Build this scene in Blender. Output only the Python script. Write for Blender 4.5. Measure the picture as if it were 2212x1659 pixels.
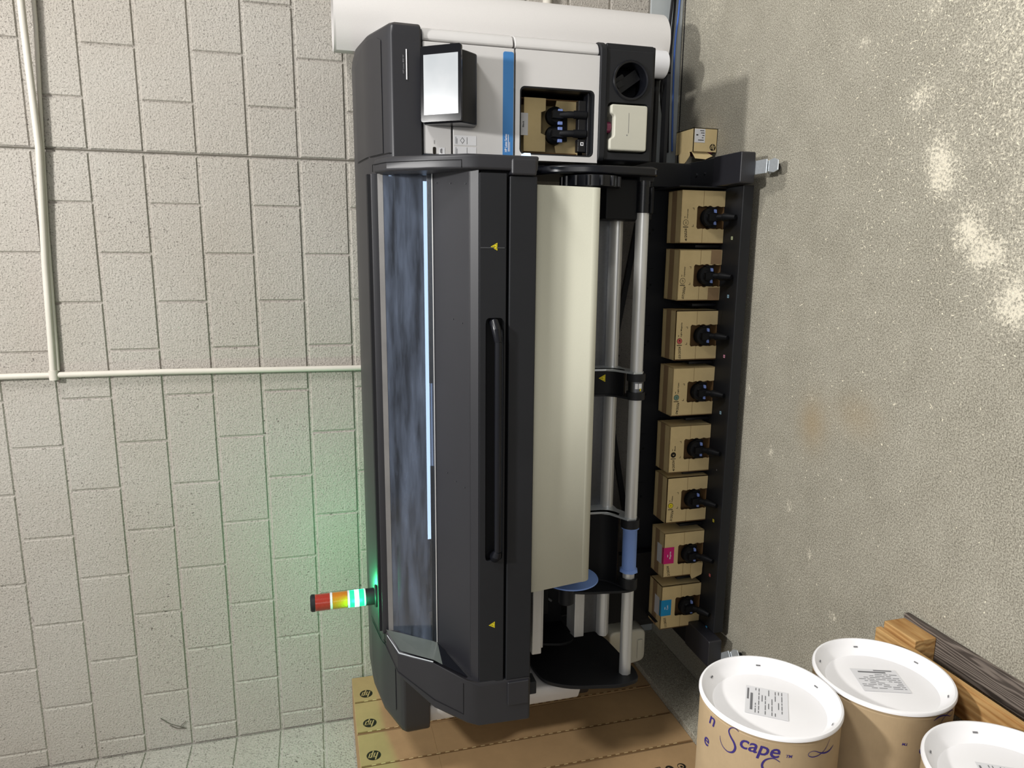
import bpy, bmesh, math, random
from mathutils import Vector, Matrix

for _o in list(bpy.data.objects):
    bpy.data.objects.remove(_o)
C = bpy.context.scene.collection
random.seed(7)
R = math.radians
PI = math.pi

# ------------------------------------------------------------------ camera
cam_d = bpy.data.cameras.new('camera')
cam = bpy.data.objects.new('camera', cam_d)
C.objects.link(cam)
cam_d.sensor_fit = 'HORIZONTAL'
cam_d.sensor_width = 36.0
cam_d.lens = 1552.22 * 36.0 / 2212.0
cam_d.clip_start = 0.05
_r = (0.0092945, -0.2656065, -0.9640367)
_d = (-0.9820127, -0.1842440, 0.0412941)
_f = (-0.1885859, 0.9463125, -0.2625414)
cam.matrix_world = Matrix(((_r[0], -_d[0], -_f[0], -0.36044),
                           (_r[1], -_d[1], -_f[1], -3.36425),
                           (_r[2], -_d[2], -_f[2], 1.76289),
                           (0, 0, 0, 1)))
bpy.context.scene.camera = cam

# ------------------------------------------------------------------ world, lights, exposure
w = bpy.data.worlds.new('world')
bpy.context.scene.world = w
w.use_nodes = True
w.node_tree.nodes['Background'].inputs[0].default_value = (0.93, 0.95, 1.0, 1)
w.node_tree.nodes['Background'].inputs[1].default_value = 0.36


def area(name, loc, aim, size, power, col=(1, 1, 1)):
    d = bpy.data.lights.new(name, 'AREA')
    d.shape = 'DISK'
    d.size = size
    d.energy = power
    d.color = col
    o = bpy.data.objects.new(name, d)
    C.objects.link(o)
    o.location = loc
    o.rotation_euler = (Vector(aim) - Vector(loc)).to_track_quat('-Z', 'Y').to_euler()
    return o


area('high_bay_lamp', (0.42, -2.65, 4.85), (-0.2, -0.8, 0.6), 0.30, 165, (1.0, 0.982, 0.955))
area('high_bay_lamp', (-4.0, -6.5, 5.2), (-1.2, -0.5, 0.5), 1.2, 14, (1.0, 0.97, 0.92))  # added soft fill from the left, no fitting known
area('high_bay_lamp', (4.6, -2.9, 4.6), (-0.8, -1.2, 0.3), 1.2, 260, (1.0, 0.98, 0.95))  # fill lamp added on the right to brighten lids and side faces
area('high_bay_lamp', (0.3, -7.5, 3.6), (-0.6, -0.6, 0.2), 2.0, 60, (1.0, 0.98, 0.95))  # large soft fill added in front to lift the shaded low parts

vs = bpy.context.scene.view_settings
vs.view_transform = 'Standard'
vs.look = 'None'
vs.exposure = 0.0
vs.gamma = 1.0
vs.use_curve_mapping = False


# ------------------------------------------------------------------ materials
def srgb(r, g, b):
    def f(c):
        c /= 255.0
        return c / 12.92 if c <= 0.04045 else ((c + 0.055) / 1.055) ** 2.4
    return (f(r), f(g), f(b), 1.0)


class NT:
    def __init__(s, name):
        s.m = bpy.data.materials.new(name)
        s.m.use_nodes = True
        s.t = s.m.node_tree
        s.b = s.t.nodes['Principled BSDF']
        s.tc = None

    def n(s, typ, **kw):
        nd = s.t.nodes.new(typ)
        for k, v in kw.items():
            if k.startswith('i_'):
                nd.inputs[k[2:].replace('_', ' ')].default_value = v
            else:
                setattr(nd, k, v)
        return nd

    def l(s, a, b):
        s.t.links.new(a, b)

    def co(s):
        if s.tc is None:
            s.tc = s.n('ShaderNodeTexCoord')
        return s.tc.outputs['Object']

    def mapped(s, scale=(1, 1, 1), loc=(0, 0, 0), rot=(0, 0, 0)):
        mp = s.n('ShaderNodeMapping')
        mp.inputs['Scale'].default_value = scale
        mp.inputs['Location'].default_value = loc
        mp.inputs['Rotation'].default_value = rot
        s.l(s.co(), mp.inputs[0])
        return mp.outputs[0]

    def noise(s, scale, detail=4, rough=0.5, vec=None):
        nd = s.n('ShaderNodeTexNoise')
        nd.inputs['Scale'].default_value = scale
        nd.inputs['Detail'].default_value = detail
        nd.inputs['Roughness'].default_value = rough
        s.l(vec if vec is not None else s.co(), nd.inputs['Vector'])
        return nd.outputs['Fac']

    def ramp(s, fac, stops):
        nd = s.n('ShaderNodeValToRGB')
        cr = nd.color_ramp
        while len(cr.elements) < len(stops):
            cr.elements.new(0.5)
        for e, (p, c) in zip(cr.elements, stops):
            e.position = p
            e.color = c if len(c) == 4 else (*c, 1)
        s.l(fac, nd.inputs[0])
        return nd.outputs[0]

    def mix(s, fac, a, b, mode='MIX'):
        nd = s.n('ShaderNodeMix', data_type='RGBA', blend_type=mode)
        if isinstance(fac, (int, float)):
            nd.inputs[0].default_value = fac
        else:
            s.l(fac, nd.inputs[0])
        for i, x in ((6, a), (7, b)):
            if isinstance(x, tuple):
                nd.inputs[i].default_value = x
            else:
                s.l(x, nd.inputs[i])
        return nd.outputs[2]

    def math(s, op, a, b=0.0):
        nd = s.n('ShaderNodeMath', operation=op)
        for i, x in enumerate((a, b)):
            if isinstance(x, (int, float)):
                nd.inputs[i].default_value = x
            else:
                s.l(x, nd.inputs[i])
        return nd.outputs[0]

    def bump(s, h, strength=0.3, dist=0.002, prev=None):
        nd = s.n('ShaderNodeBump')
        nd.inputs['Strength'].default_value = strength
        nd.inputs['Distance'].default_value = dist
        s.l(h, nd.inputs['Height'])
        if prev is not None:
            s.l(prev, nd.inputs['Normal'])
        s.l(nd.outputs[0], s.b.inputs['Normal'])
        return nd.outputs[0]

    def set(s, col=None, rough=None, metal=None, spec=None):
        if col is not None:
            if isinstance(col, tuple):
                s.b.inputs['Base Color'].default_value = col
            else:
                s.l(col, s.b.inputs['Base Color'])
        if rough is not None:
            if isinstance(rough, (int, float)):
                s.b.inputs['Roughness'].default_value = rough
            else:
                s.l(rough, s.b.inputs['Roughness'])
        if metal is not None:
            s.b.inputs['Metallic'].default_value = metal
        if spec is not None:
            s.b.inputs['Specular IOR Level'].default_value = spec
        return s


def plastic(name, col, rough=0.5, spec=0.5, grain=900, gs=0.08, var=0.06):
    t = NT(name)
    dark = tuple(c * (1 - var) for c in col[:3]) + (1,)
    light = tuple(min(1, c * (1 + var)) for c in col[:3]) + (1,)
    t.set(t.ramp(t.noise(6, 5, 0.6), [(0.3, dark), (0.7, light)]), rough, 0, spec)
    t.bump(t.noise(grain, 2), gs, 0.0005)
    return t.m


M = {}
M['charcoal'] = plastic('charcoal_plastic', srgb(27, 27, 32), 0.46, 0.65)
M['black'] = plastic('black_plastic', srgb(27, 28, 31), 0.5, 0.3)
M['deep_black'] = plastic('deep_black_plastic', srgb(14, 15, 18), 0.5, 0.2)
M['gloss_black'] = plastic('gloss_black_plastic', srgb(16, 17, 22), 0.28, 0.35, gs=0.02)
M['screen_black'] = plastic('screen_black', srgb(12, 12, 15), 0.09, 0.35, gs=0.0)
M['smoke_grey'] = plastic('smoke_grey', srgb(92, 98, 94), 0.2, 0.4, gs=0.0, var=0.1)  # reflection of the pale wall, painted as a flat grey
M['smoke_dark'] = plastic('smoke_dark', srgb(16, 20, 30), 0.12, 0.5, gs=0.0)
M['white'] = plastic('white_plastic', srgb(198, 196, 194), 0.45, 0.3, gs=0.04, var=0.02)
M['cream'] = plastic('cream_plastic', srgb(186, 184, 170), 0.45, 0.35, gs=0.02, var=0.04)
M['lid_white'] = plastic('lid_white_plastic', srgb(238, 237, 238), 0.38, 0.4, gs=0.05, var=0.015)
M['blue_stripe'] = plastic('blue_stripe', srgb(62, 120, 178), 0.5, 0.3, var=0.03)
M['blue_plastic'] = plastic('blue_plastic', srgb(120, 150, 212), 0.4, 0.4, var=0.03)
M['lavender'] = plastic('lavender_tab', srgb(128, 150, 214), 0.4, 0.4, var=0.02)
M['rubber'] = plastic('rubber', srgb(28, 28, 30), 0.75, 0.2)
M['painted_pipe'] = plastic('painted_pipe', srgb(196, 191, 180), 0.5, 0.3, grain=120, gs=0.25, var=0.05)
M['frame_grey'] = plastic('frame_grey', srgb(104, 102, 100), 0.4, 0.4, grain=200, gs=0.2, var=0.15)
M['joint_sealant'] = plastic('joint_sealant', srgb(92, 88, 80), 0.8, 0.1, grain=90, gs=0.4, var=0.25)
M['grey_paint'] = plastic('grey_paint', srgb(160, 165, 166), 0.5, 0.3, grain=60, gs=0.2, var=0.07)
M['print_black'] = plastic('print_black', srgb(32, 28, 22), 0.7, 0.2)
M['print_purple'] = plastic('print_purple', srgb(56, 44, 110), 0.7, 0.2)
M['print_grey'] = plastic('print_grey', srgb(112, 112, 114), 0.7, 0.2)
M['print_white'] = plastic('print_white', srgb(235, 235, 238), 0.6, 0.2)
M['label_white'] = plastic('label_white', srgb(214, 214, 216), 0.6, 0.2, var=0.02)
M['magenta'] = plastic('magenta_label', srgb(198, 28, 112), 0.5, 0.3, var=0.03)
M['cyan'] = plastic('cyan_label', srgb(24, 140, 196), 0.5, 0.3, var=0.03)
M['pink'] = plastic('pink_mark', srgb(226, 150, 176), 0.5, 0.3)
M['rose'] = plastic('rose_mark', srgb(200, 92, 88), 0.6, 0.3)
M['pale_blue'] = plastic('pale_blue_mark', srgb(150, 190, 214), 0.5, 0.3)
M['pale_green'] = plastic('pale_green_mark', srgb(196, 204, 160), 0.5, 0.3)
M['teal'] = plastic('teal_mark', srgb(110, 140, 124), 0.6, 0.3)
M['yellow'] = plastic('yellow_mark', srgb(222, 205, 40), 0.45, 0.3)
M['cable_blue'] = plastic('cable_blue', srgb(60, 96, 170), 0.45, 0.4)
M['wine_foil'] = plastic('wine_foil', srgb(120, 40, 74), 0.25, 0.6)


def metal(name, col, rough, stretch=(1, 60, 60), met=1.0):
    t = NT(name)
    v = t.mapped(stretch)
    nz = t.noise(14, 3, 0.5, v)
    t.set(t.ramp(nz, [(0.3, tuple(c * 0.9 for c in col[:3]) + (1,)), (0.7, col)]), rough, met)
    return t.m


M['alu'] = metal('brushed_aluminium', srgb(214, 214, 212), 0.34, (0.5, 40, 40), 0.45)
M['zinc'] = metal('zinc_plated_steel', srgb(206, 212, 216), 0.3, (8, 8, 8), 0.6)
M['steel'] = metal('dark_steel', srgb(110, 112, 116), 0.4, (8, 8, 8))


def cardboard(name, base, grain=(3, 3, 120)):
    t = NT(name)
    a = t.noise(5, 6, 0.65)
    b = t.noise(9, 3, 0.6, t.mapped(grain))
    c1 = tuple(c * 0.84 for c in base[:3]) + (1,)
    c2 = tuple(min(1, c * 1.12) for c in base[:3]) + (1,)
    col = t.ramp(a, [(0.25, c1), (0.75, c2)])
    t.set(t.mix(0.12, col, t.ramp(b, [(0.3, c1), (0.7, c2)])), 0.75, 0, 0.25)
    t.bump(b, 0.12, 0.001)
    return t.m


M['card'] = cardboard('kraft_cardboard', srgb(208, 186, 138))
M['card_long'] = cardboard('long_carton_cardboard', srgb(160, 131, 94), (120, 3, 3))
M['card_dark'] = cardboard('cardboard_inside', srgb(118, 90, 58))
M['card_tape'] = cardboard('paper_tape', srgb(150, 124, 92), (40, 40, 2))
M['kraft_drum'] = cardboard('kraft_drum_paper', srgb(170, 148, 116), (4, 60, 4))


def paper(name, col):
    t = NT(name)
    t.set(t.ramp(t.noise(500, 2), [(0.3, tuple(c * 0.95 for c in col[:3]) + (1,)), (0.7, col)]), 0.6, 0, 0.25)
    t.bump(t.noise(260, 2), 0.1, 0.0004)
    return t.m


M['media'] = paper('print_media', srgb(204, 203, 186))
M['white_media'] = paper('white_media', srgb(208, 205, 202))


def emit(name, col, strength):
    t = NT(name)
    t.b.inputs['Base Color'].default_value = (0, 0, 0, 1)
    t.b.inputs['Emission Color'].default_value = col
    t.b.inputs['Emission Strength'].default_value = strength
    return t


M['led'] = emit('led_strip', (0.62, 0.78, 1.0, 1), 2.2).m
M['led_dim'] = emit('led_strip_dim', (0.45, 0.6, 0.9, 1), 0.5).m
_t = emit('lit_screen', (0.9, 0.92, 0.93, 1), 0.78)
_t.l(_t.ramp(_t.noise(9, 3), [(0.3, (0.74, 0.78, 0.8, 1)), (0.7, (0.9, 0.92, 0.93, 1))]), _t.b.inputs['Emission Color'])
_t.set(rough=0.15)
M['screen'] = _t.m
M['small_led'] = emit('status_light', (0.55, 0.75, 1.0, 1), 1.8).m
M['green_on'] = emit('green_lens_lit', (0.01, 0.85, 0.33, 1), 1.5).m
M['green_core'] = emit('green_core_lit', (0.45, 1.0, 0.85, 1), 3.5).m


def lens(name, col, em):
    t = NT(name)
    t.set(col, 0.18, 0, 0.5)
    v = t.n('ShaderNodeTexWave', wave_type='BANDS', bands_direction='Z')
    v.inputs['Scale'].default_value = 60
    t.l(t.co(), v.inputs['Vector'])
    t.bump(v.outputs['Fac'], 0.25, 0.001)
    t.b.inputs['Coat Weight'].default_value = 0.5
    return t.m


M['red_lens'] = lens('red_lens', srgb(150, 38, 22), 0)
M['amber_lens'] = lens('amber_lens', srgb(184, 112, 14), 0)


def glass(name, tint, gloss=0.16):
    t = NT(name)
    nt = t.t
    nt.nodes.remove(t.b)
    out = [n for n in nt.nodes if n.type == 'OUTPUT_MATERIAL'][0]
    tr = t.n('ShaderNodeBsdfTransparent')
    tr.inputs[0].default_value = tint
    gl = t.n('ShaderNodeBsdfGlossy')
    gl.inputs['Color'].default_value = (0.9, 0.93, 1, 1)
    sm = t.noise(3, 5, 0.6, t.mapped((1.2, 9, 9), rot=(0, 0, 0.3)))
    rg = t.n('ShaderNodeMapRange')
    rg.inputs['To Min'].default_value = 0.03
    rg.inputs['To Max'].default_value = 0.16
    t.l(sm, rg.inputs[0])
    t.l(rg.outputs[0], gl.inputs['Roughness'])
    fr = t.n('ShaderNodeFresnel')
    fr.inputs['IOR'].default_value = 1.5
    ad = t.math('ADD', fr.outputs[0], gloss * 0.3)
    mx = t.n('ShaderNodeMixShader')
    t.l(ad, mx.inputs[0])
    t.l(tr.outputs[0], mx.inputs[1])
    t.l(gl.outputs[0], mx.inputs[2])
    df = t.n('ShaderNodeBsdfDiffuse')
    df.inputs[0].default_value = (0.55, 0.68, 0.95, 1)
    tl = t.n('ShaderNodeBsdfTranslucent')
    tl.inputs[0].default_value = (0.55, 0.68, 0.95, 1)
    m2 = t.n('ShaderNodeMixShader')
    t.l(df.outputs[0], m2.inputs[1])
    t.l(tl.outputs[0], m2.inputs[2])
    m3 = t.n('ShaderNodeMixShader')
    dn_ = t.n('ShaderNodeMapRange')
    dn_.inputs['From Min'].default_value = 0.35
    dn_.inputs['From Max'].default_value = 0.75
    dn_.inputs['To Min'].default_value = 0.02
    dn_.inputs['To Max'].default_value = 0.26
    t.l(sm, dn_.inputs[0])
    t.l(dn_.outputs[0], m3.inputs[0])
    t.l(mx.outputs[0], m3.inputs[1])
    t.l(m2.outputs[0], m3.inputs[2])
    t.l(m3.outputs[0], out.inputs[0])
    return t.m


M['glass'] = glass('tinted_window', (0.5, 0.55, 0.62, 1))
M['side_glass'] = glass('smoked_side_window', (0.25, 0.28, 0.32, 1), 0.5)

# painted block wall
t = NT('painted_block')
pit = t.n('ShaderNodeTexVoronoi', feature='F1')
pit.inputs['Scale'].default_value = 170
t.l(t.co(), pit.inputs['Vector'])
n1 = t.noise(120, 5, 0.65)
n2 = t.noise(36, 4, 0.6)
grime = t.noise(2.0, 4, 0.6)
speck = t.noise(150, 5, 0.75)
# dirt caught in the pits, thicker in patches
patch = t.ramp(grime, [(0.42, (0, 0, 0, 1)), (0.66, (1, 1, 1, 1))])
spk = t.ramp(speck, [(0.565, (0, 0, 0, 1)), (0.63, (1, 1, 1, 1))])
dirt = t.mix(1.0, spk, patch, 'MULTIPLY')
basec = t.ramp(t.noise(1.3, 3), [(0.3, srgb(170, 163, 153)), (0.7, srgb(178, 173, 165))])
col = t.mix(dirt, basec, srgb(96, 90, 84))
pores = t.ramp(speck, [(0.61, (0, 0, 0, 1)), (0.68, (1, 1, 1, 1))])
col = t.mix(pores, col, srgb(112, 106, 98))
chip = t.ramp(t.noise(60, 3, 0.6), [(0.645, (0, 0, 0, 1)), (0.67, (1, 1, 1, 1))])
col = t.mix(t.mix(1.0, chip, t.ramp(t.noise(3.1, 3, 0.6), [(0.45, (0.1, 0.1, 0.1, 1)), (0.62, (1, 1, 1, 1))]), 'MULTIPLY'), col, srgb(96, 90, 84))
t.set(col, 0.6, 0, 0.3)
hh = t.math('ADD', n1, t.math('MULTIPLY', n2, 0.6))
hh = t.math('SUBTRACT', hh, t.math('MULTIPLY', t.ramp(speck, [(0.56, (0, 0, 0, 1)), (0.7, (1, 1, 1, 1))]), 0.5))
t.bump(hh, 0.8, 0.008)
M['block'] = t.m

# concrete floor
t = NT('concrete_floor')
big = t.noise(0.9, 5, 0.6)
mid = t.noise(7, 6, 0.7)
fine = t.noise(210, 3, 0.7)
flake = t.n('ShaderNodeTexVoronoi', feature='F1')
flake.inputs['Scale'].default_value = 110
flake.inputs['Randomness'].default_value = 1
dv = t.n('ShaderNodeMapping')
dv.inputs['Scale'].default_value = (1.6, 0.7, 1)
dv.inputs['Rotation'].default_value = (0, 0, 0.7)
wob = t.n('ShaderNodeTexNoise')
wob.inputs['Scale'].default_value = 40
t.l(t.co(), wob.inputs['Vector'])
vm = t.n('ShaderNodeVectorMath', operation='ADD')
t.l(t.co(), vm.inputs[0])
vs2 = t.n('ShaderNodeVectorMath', operation='SCALE')
vs2.inputs['Scale'].default_value = 0.02
t.l(wob.outputs['Color'], vs2.inputs[0])
t.l(vs2.outputs[0], vm.inputs[1])
t.l(vm.outputs[0], dv.inputs[0])
t.l(dv.outputs[0], flake.inputs['Vector'])
c0 = t.ramp(big, [(0.3, srgb(134, 130, 116)), (0.5, srgb(146, 141, 127)), (0.72, srgb(156, 151, 138))])
c1 = t.mix(0.55, c0, t.ramp(mid, [(0.3, srgb(122, 117, 103)), (0.7, srgb(168, 163, 148))]))
c2 = t.mix(0.55, c1, t.ramp(fine, [(0.38, srgb(70, 66, 56)), (0.62, srgb(200, 195, 179))]))
fl = t.ramp(flake.outputs['Distance'], [(0.05, (1, 1, 1, 1)), (0.16, (0, 0, 0, 1))])
sel = t.ramp(t.noise(28, 3, 0.6), [(0.56, (0, 0, 0, 1)), (0.66, (1, 1, 1, 1))])
flk = t.mix(1.0, fl, sel, 'MULTIPLY')
c3 = t.mix(flk, c2, srgb(206, 200, 180))
wear = t.n('ShaderNodeAttribute', attribute_name='wear')
wn = t.noise(120, 5, 0.75)
wn2 = t.noise(24, 4, 0.65)
wsum = t.math('ADD', t.math('MULTIPLY', wear.outputs['Fac'], 0.20), t.math('ADD', t.math('MULTIPLY', wn, 0.9), t.math('MULTIPLY', wn2, 0.25)))
c4 = t.mix(t.ramp(wsum, [(0.66, (0, 0, 0, 1)), (0.80, (1, 1, 1, 1))]), c3, srgb(218, 211, 192))
rust = t.n('ShaderNodeAttribute', attribute_name='rust')
spv = t.n('ShaderNodeTexVoronoi', feature='F1')
spv.inputs['Scale'].default_value = 42
t.l(vm.outputs[0], spv.inputs['Vector'])
sp1 = t.ramp(spv.outputs['Distance'], [(0.075, (1, 1, 1, 1)), (0.11, (0, 0, 0, 1))])
sp2 = t.ramp(spv.outputs['Color'], [(0.62, (0, 0, 0, 1)), (0.66, (1, 1, 1, 1))])
c4 = t.mix(t.mix(1.0, sp1, sp2, 'MULTIPLY'), c4, srgb(238, 230, 206))
c4 = t.mix(t.math('MULTIPLY', rust.outputs['Fac'], 0.5), c4, srgb(150, 128, 92))
t.set(c4, t.ramp(mid, [(0.3, (0.42, 0.42, 0.42, 1)), (0.7, (0.62, 0.62, 0.62, 1))]), 0, 0.4)
t.bump(fine, 0.25, 0.002)
M['concrete'] = t.m
t = NT('plaster_stain')
e_ = t.noise(60, 6, 0.7)
t.set(t.ramp(e_, [(0.35, srgb(168, 160, 140)), (0.6, srgb(206, 199, 178))]), 0.7, 0, 0.3)
t.bump(e_, 0.6, 0.004)
M['stain'] = t.m
M['fleck'] = plastic('pale_fleck', srgb(224, 217, 196), 0.7, 0.2, var=0.08)


def wood(name, c_a, c_b, c_c, sc=1.0, dist=6, mixf=0.3):
    t = NT(name)
    v = t.mapped((9 * sc, 1.0 * sc, 9 * sc))
    wv = t.n('ShaderNodeTexWave', wave_type='RINGS', rings_direction='Y')
    wv.inputs['Scale'].default_value = 2.4
    wv.inputs['Distortion'].default_value = dist
    wv.inputs['Detail'].default_value = 3
    wv.inputs['Detail Scale'].default_value = 0.8
    t.l(v, wv.inputs['Vector'])
    nz = t.noise(5, 6, 0.65, t.mapped((6, 1.2, 6)))
    cc = t.ramp(wv.outputs['Fac'], [(0.15, c_a), (0.55, c_b), (0.9, c_c)])
    t.set(t.mix(mixf, cc, t.ramp(nz, [(0.3, c_a), (0.7, c_c)])), 0.75, 0, 0.25)
    t.bump(wv.outputs['Fac'], 0.3, 0.002)
    return t.m


M['pine'] = wood('pine_board', srgb(146, 102, 54), srgb(180, 138, 84), srgb(200, 164, 110), 0.7, 14, 0.6)
M['grey_wood'] = wood('weathered_board', srgb(62, 55, 50), srgb(104, 94, 87), srgb(126, 116, 107), 1.5, 16, 0.25)

# ------------------------------------------------------------------ mesh helpers


class MB:
    def __init__(s):
        s.v = []
        s.f = []
        s.m = []

    def add(s, vs_, fs, mi=0):
        o = len(s.v)
        s.v += [tuple(v) for v in vs_]
        s.f += [tuple(i + o for i in f) for f in fs]
        s.m += [mi] * len(fs)
        return s

    def box(s, x0, x1, y0, y1, z0, z1, mi=0):
        return s.add([(x0, y0, z0), (x1, y0, z0), (x1, y1, z0), (x0, y1, z0), (x0, y0, z1), (x1, y0, z1), (x1, y1, z1), (x0, y1, z1)],
                     [(0, 3, 2, 1), (4, 5, 6, 7), (0, 1, 5, 4), (1, 2, 6, 5), (2, 3, 7, 6), (3, 0, 4, 7)], mi)

    def prism(s, poly, ax, a, b, mi=0):
        def P(u, v, t_):
            return (t_, u, v) if ax == 'x' else ((u, t_, v) if ax == 'y' else (u, v, t_))
        n = len(poly)
        vs_ = [P(u, v, a) for u, v in poly] + [P(u, v, b) for u, v in poly]
        fs = [tuple(range(n)), tuple(range(2 * n - 1, n - 1, -1))]
        fs += [(i, i + n, (i + 1) % n + n, (i + 1) % n) for i in range(n)]
        return s.add(vs_, fs, mi)

    def ring(s, outer, inner, ax, a, b, mi=0):
        def P(u, v, t_):
            return (t_, u, v) if ax == 'x' else ((u, t_, v) if ax == 'y' else (u, v, t_))
        n = len(inner)
        vs_ = [P(u, v, a) for u, v in outer] + [P(u, v, a) for u, v in inner] + [P(u, v, b) for u, v in outer] + [P(u, v, b) for u, v in inner]
        fs = []
        for i in range(n):
            j = (i + 1) % n
            for q in ((i, j, n + j, n + i), (2 * n + i, 3 * n + i, 3 * n + j, 2 * n + j), (n + i, n + j, 3 * n + j, 3 * n + i), (i, 2 * n + i, 2 * n + j, j)):
                fs.append(q)
        return s.add(vs_, fs, mi)

    def loft(s, secs, closed=True, caps=True, mi=0):
        n = len(secs[0])
        vs_ = [p for sec in secs for p in sec]
        fs = []
        for k in range(len(secs) - 1):
            for i in range(n if closed else n - 1):
                j = (i + 1) % n
                fs.append((k * n + i, k * n + j, (k + 1) * n + j, (k + 1) * n + i))
        if caps and closed:
            fs.append(tuple(range(n - 1, -1, -1)))
            fs.append(tuple((len(secs) - 1) * n + i for i in range(n)))
        return s.add(vs_, fs, mi)

    def cyl(s, p0, p1, r0, r1=None, n=28, mi=0, caps=True):
        return s.tube([p0, p1], [r0, r0 if r1 is None else r1], n, mi, caps)

    def tube(s, path, rad, n=12, mi=0, caps=True):
        P = [Vector(p) for p in path]
        if isinstance(rad, (int, float)):
            rad = [rad] * len(P)
        secs = []
        up = None
        for i, p in enumerate(P):
            d = (P[min(i + 1, len(P) - 1)] - P[max(i - 1, 0)]).normalized()
            if up is None:
                up = Vector((0, 0, 1)) if abs(d.z) < 0.9 else Vector((0, 1, 0))
            a = d.cross(up).normalized()
            up = a.cross(d).normalized()
            secs.append([tuple(p + (a * math.cos(t_) + up * math.sin(t_)) * rad[i]) for t_ in [2 * PI * k / n for k in range(n)]])
        return s.loft(secs, True, caps, mi)

    def lathe(s, prof, o, ax, n=64, mi=0):
        # prof: (radius, along) pairs from the centre outwards and back
        ax = Vector(ax).normalized()
        u = ax.orthogonal().normalized()
        v = ax.cross(u)
        o = Vector(o)
        secs = [[tuple(o + ax * h + (u * math.cos(2 * PI * k / n) + v * math.sin(2 * PI * k / n)) * r) for k in range(n)] for r, h in prof]
        return s.loft(secs, True, False, mi)

    def flat(s, vs2, fs, o, right, up, off=0.0, mi=0, fit=None):
        right = Vector(right)
        up = Vector(up)
        nrm = right.cross(up).normalized()
        o = Vector(o)
        s.add([tuple(o + right * x + up * y + nrm * off) for x, y in vs2], fs, mi)
        return s

    def rect(s, o, right, up, x0, x1, y0, y1, off=0.0, mi=0):
        return s.flat([(x0, y0), (x1, y0), (x1, y1), (x0, y1)], [(0, 1, 2, 3)], o, right, up, off, mi)

    def text(s, st, o, right, up, h, off=0.0, mi=0, width=None, align=0.0, shear=0.0, f=None):
        vs2, fs, wd = TEXT(st)
        k = h
        kx = (width / wd) if width else k
        pts = [((x + shear * y - wd * align) * kx, y * k) for x, y in vs2]
        if f is None:
            return s.flat(pts, fs, o, right, up, off, mi)
        return s.add([f(x, y) for x, y in pts], fs, mi)

    def build(s, name, mats, parent=None, bev=0.0, seg=2, smooth=30, normals=True, local=False):
        me = bpy.data.meshes.new(name)
        me.from_pydata(s.v, [], s.f)
        if not isinstance(mats, (list, tuple)):
            mats = [mats]
        for m_ in mats:
            me.materials.append(M[m_] if isinstance(m_, str) else m_)
        me.polygons.foreach_set('material_index', s.m)
        if normals:
            bm = bmesh.new()
            bm.from_mesh(me)
            bmesh.ops.remove_doubles(bm, verts=bm.verts, dist=1e-6)
            bmesh.ops.recalc_face_normals(bm, faces=bm.faces)
            bm.to_mesh(me)
            bm.free()
        me.polygons.foreach_set('use_smooth', [True] * len(me.polygons))
        me.set_sharp_from_angle(angle=R(smooth))
        o = bpy.data.objects.new(name, me)
        C.objects.link(o)
        if parent is not None:
            o.parent = parent
            if parent.type == 'EMPTY' and not local:
                o.matrix_parent_inverse = Matrix.Translation(-parent.location)
        if bev:
            b = o.modifiers.new('bevel', 'BEVEL')
            b.width = bev
            b.segments = seg
            b.limit_method = 'ANGLE'
            b.angle_limit = R(40)
            b.harden_normals = True
        return o


def islands(mb_):
    par = list(range(len(mb_.v)))

    def find(a):
        while par[a] != a:
            par[a] = par[par[a]]
            a = par[a]
        return a
    for f in mb_.f:
        r0 = find(f[0])
        for q in f[1:]:
            par[find(q)] = r0
    groups = {}
    for f, m_ in zip(mb_.f, mb_.m):
        groups.setdefault(find(f[0]), []).append((f, m_))
    out = []
    for g in groups.values():
        n_mb = MB()
        ids = {}
        for f, m_ in g:
            for q in f:
                if q not in ids:
                    ids[q] = len(n_mb.v)
                    n_mb.v.append(mb_.v[q])
            n_mb.f.append(tuple(ids[q] for q in f))
            n_mb.m.append(m_)
        out.append(n_mb)
    return out


def build_each(mb_, name, mats, parent=None, label=None, **kw):
    for part in islands(mb_):
        mt_ = mats
        if isinstance(mats, (list, tuple)):
            mt_ = mats[part.m[0]]
            part.m = [0] * len(part.m)
        o_ = part.build(name, mt_, parent, **kw)
        if label:
            lab(o_, label)


_tc = {}


def TEXT(st):
    if st not in _tc:
        cu = bpy.data.curves.new('t', 'FONT')
        cu.body = st
        cu.size = 1.0
        cu.resolution_u = 3
        cu.offset = 0.012
        ob = bpy.data.objects.new('t', cu)
        C.objects.link(ob)
        dg = bpy.context.evaluated_depsgraph_get()
        me = bpy.data.meshes.new_from_object(ob.evaluated_get(dg))
        v = [(p.co.x, p.co.y) for p in me.vertices]
        f = [tuple(p.vertices) for p in me.polygons]
        bpy.data.objects.remove(ob)
        bpy.data.curves.remove(cu)
        bpy.data.meshes.remove(me)
        _tc[st] = (v, f, max(x for x, y in v) if v else 1)
    return _tc[st]


for _s in ('HP Latex Series', 'HP Latex 800 W', 'OC', 'OP', 'LM', 'LC', 'K', 'Y', 'Overcoat', 'Optimizer', 'Light Magenta', 'Light Cyan', 'Black',
           'Yellow', 'Magenta', 'Cyan', '4/2026', '07/2026', '03/2026', '04/2026', '3/2026', '2/2026', '11/2025', 'n', 'e', 'cape', 'TM'):
    TEXT(_s)


def rrect(x0, x1, y0, y1, r, k=6):
    out = []
    for cx, cy, a0 in ((x1 - r, y1 - r, 0), (x0 + r, y1 - r, 90), (x0 + r, y0 + r, 180), (x1 - r, y0 + r, 270)):
        for i in range(k):
            a = R(a0 + 90.0 * i / (k - 1))
            out.append((cx + r * math.cos(a), cy + r * math.sin(a)))
    return out


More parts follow.
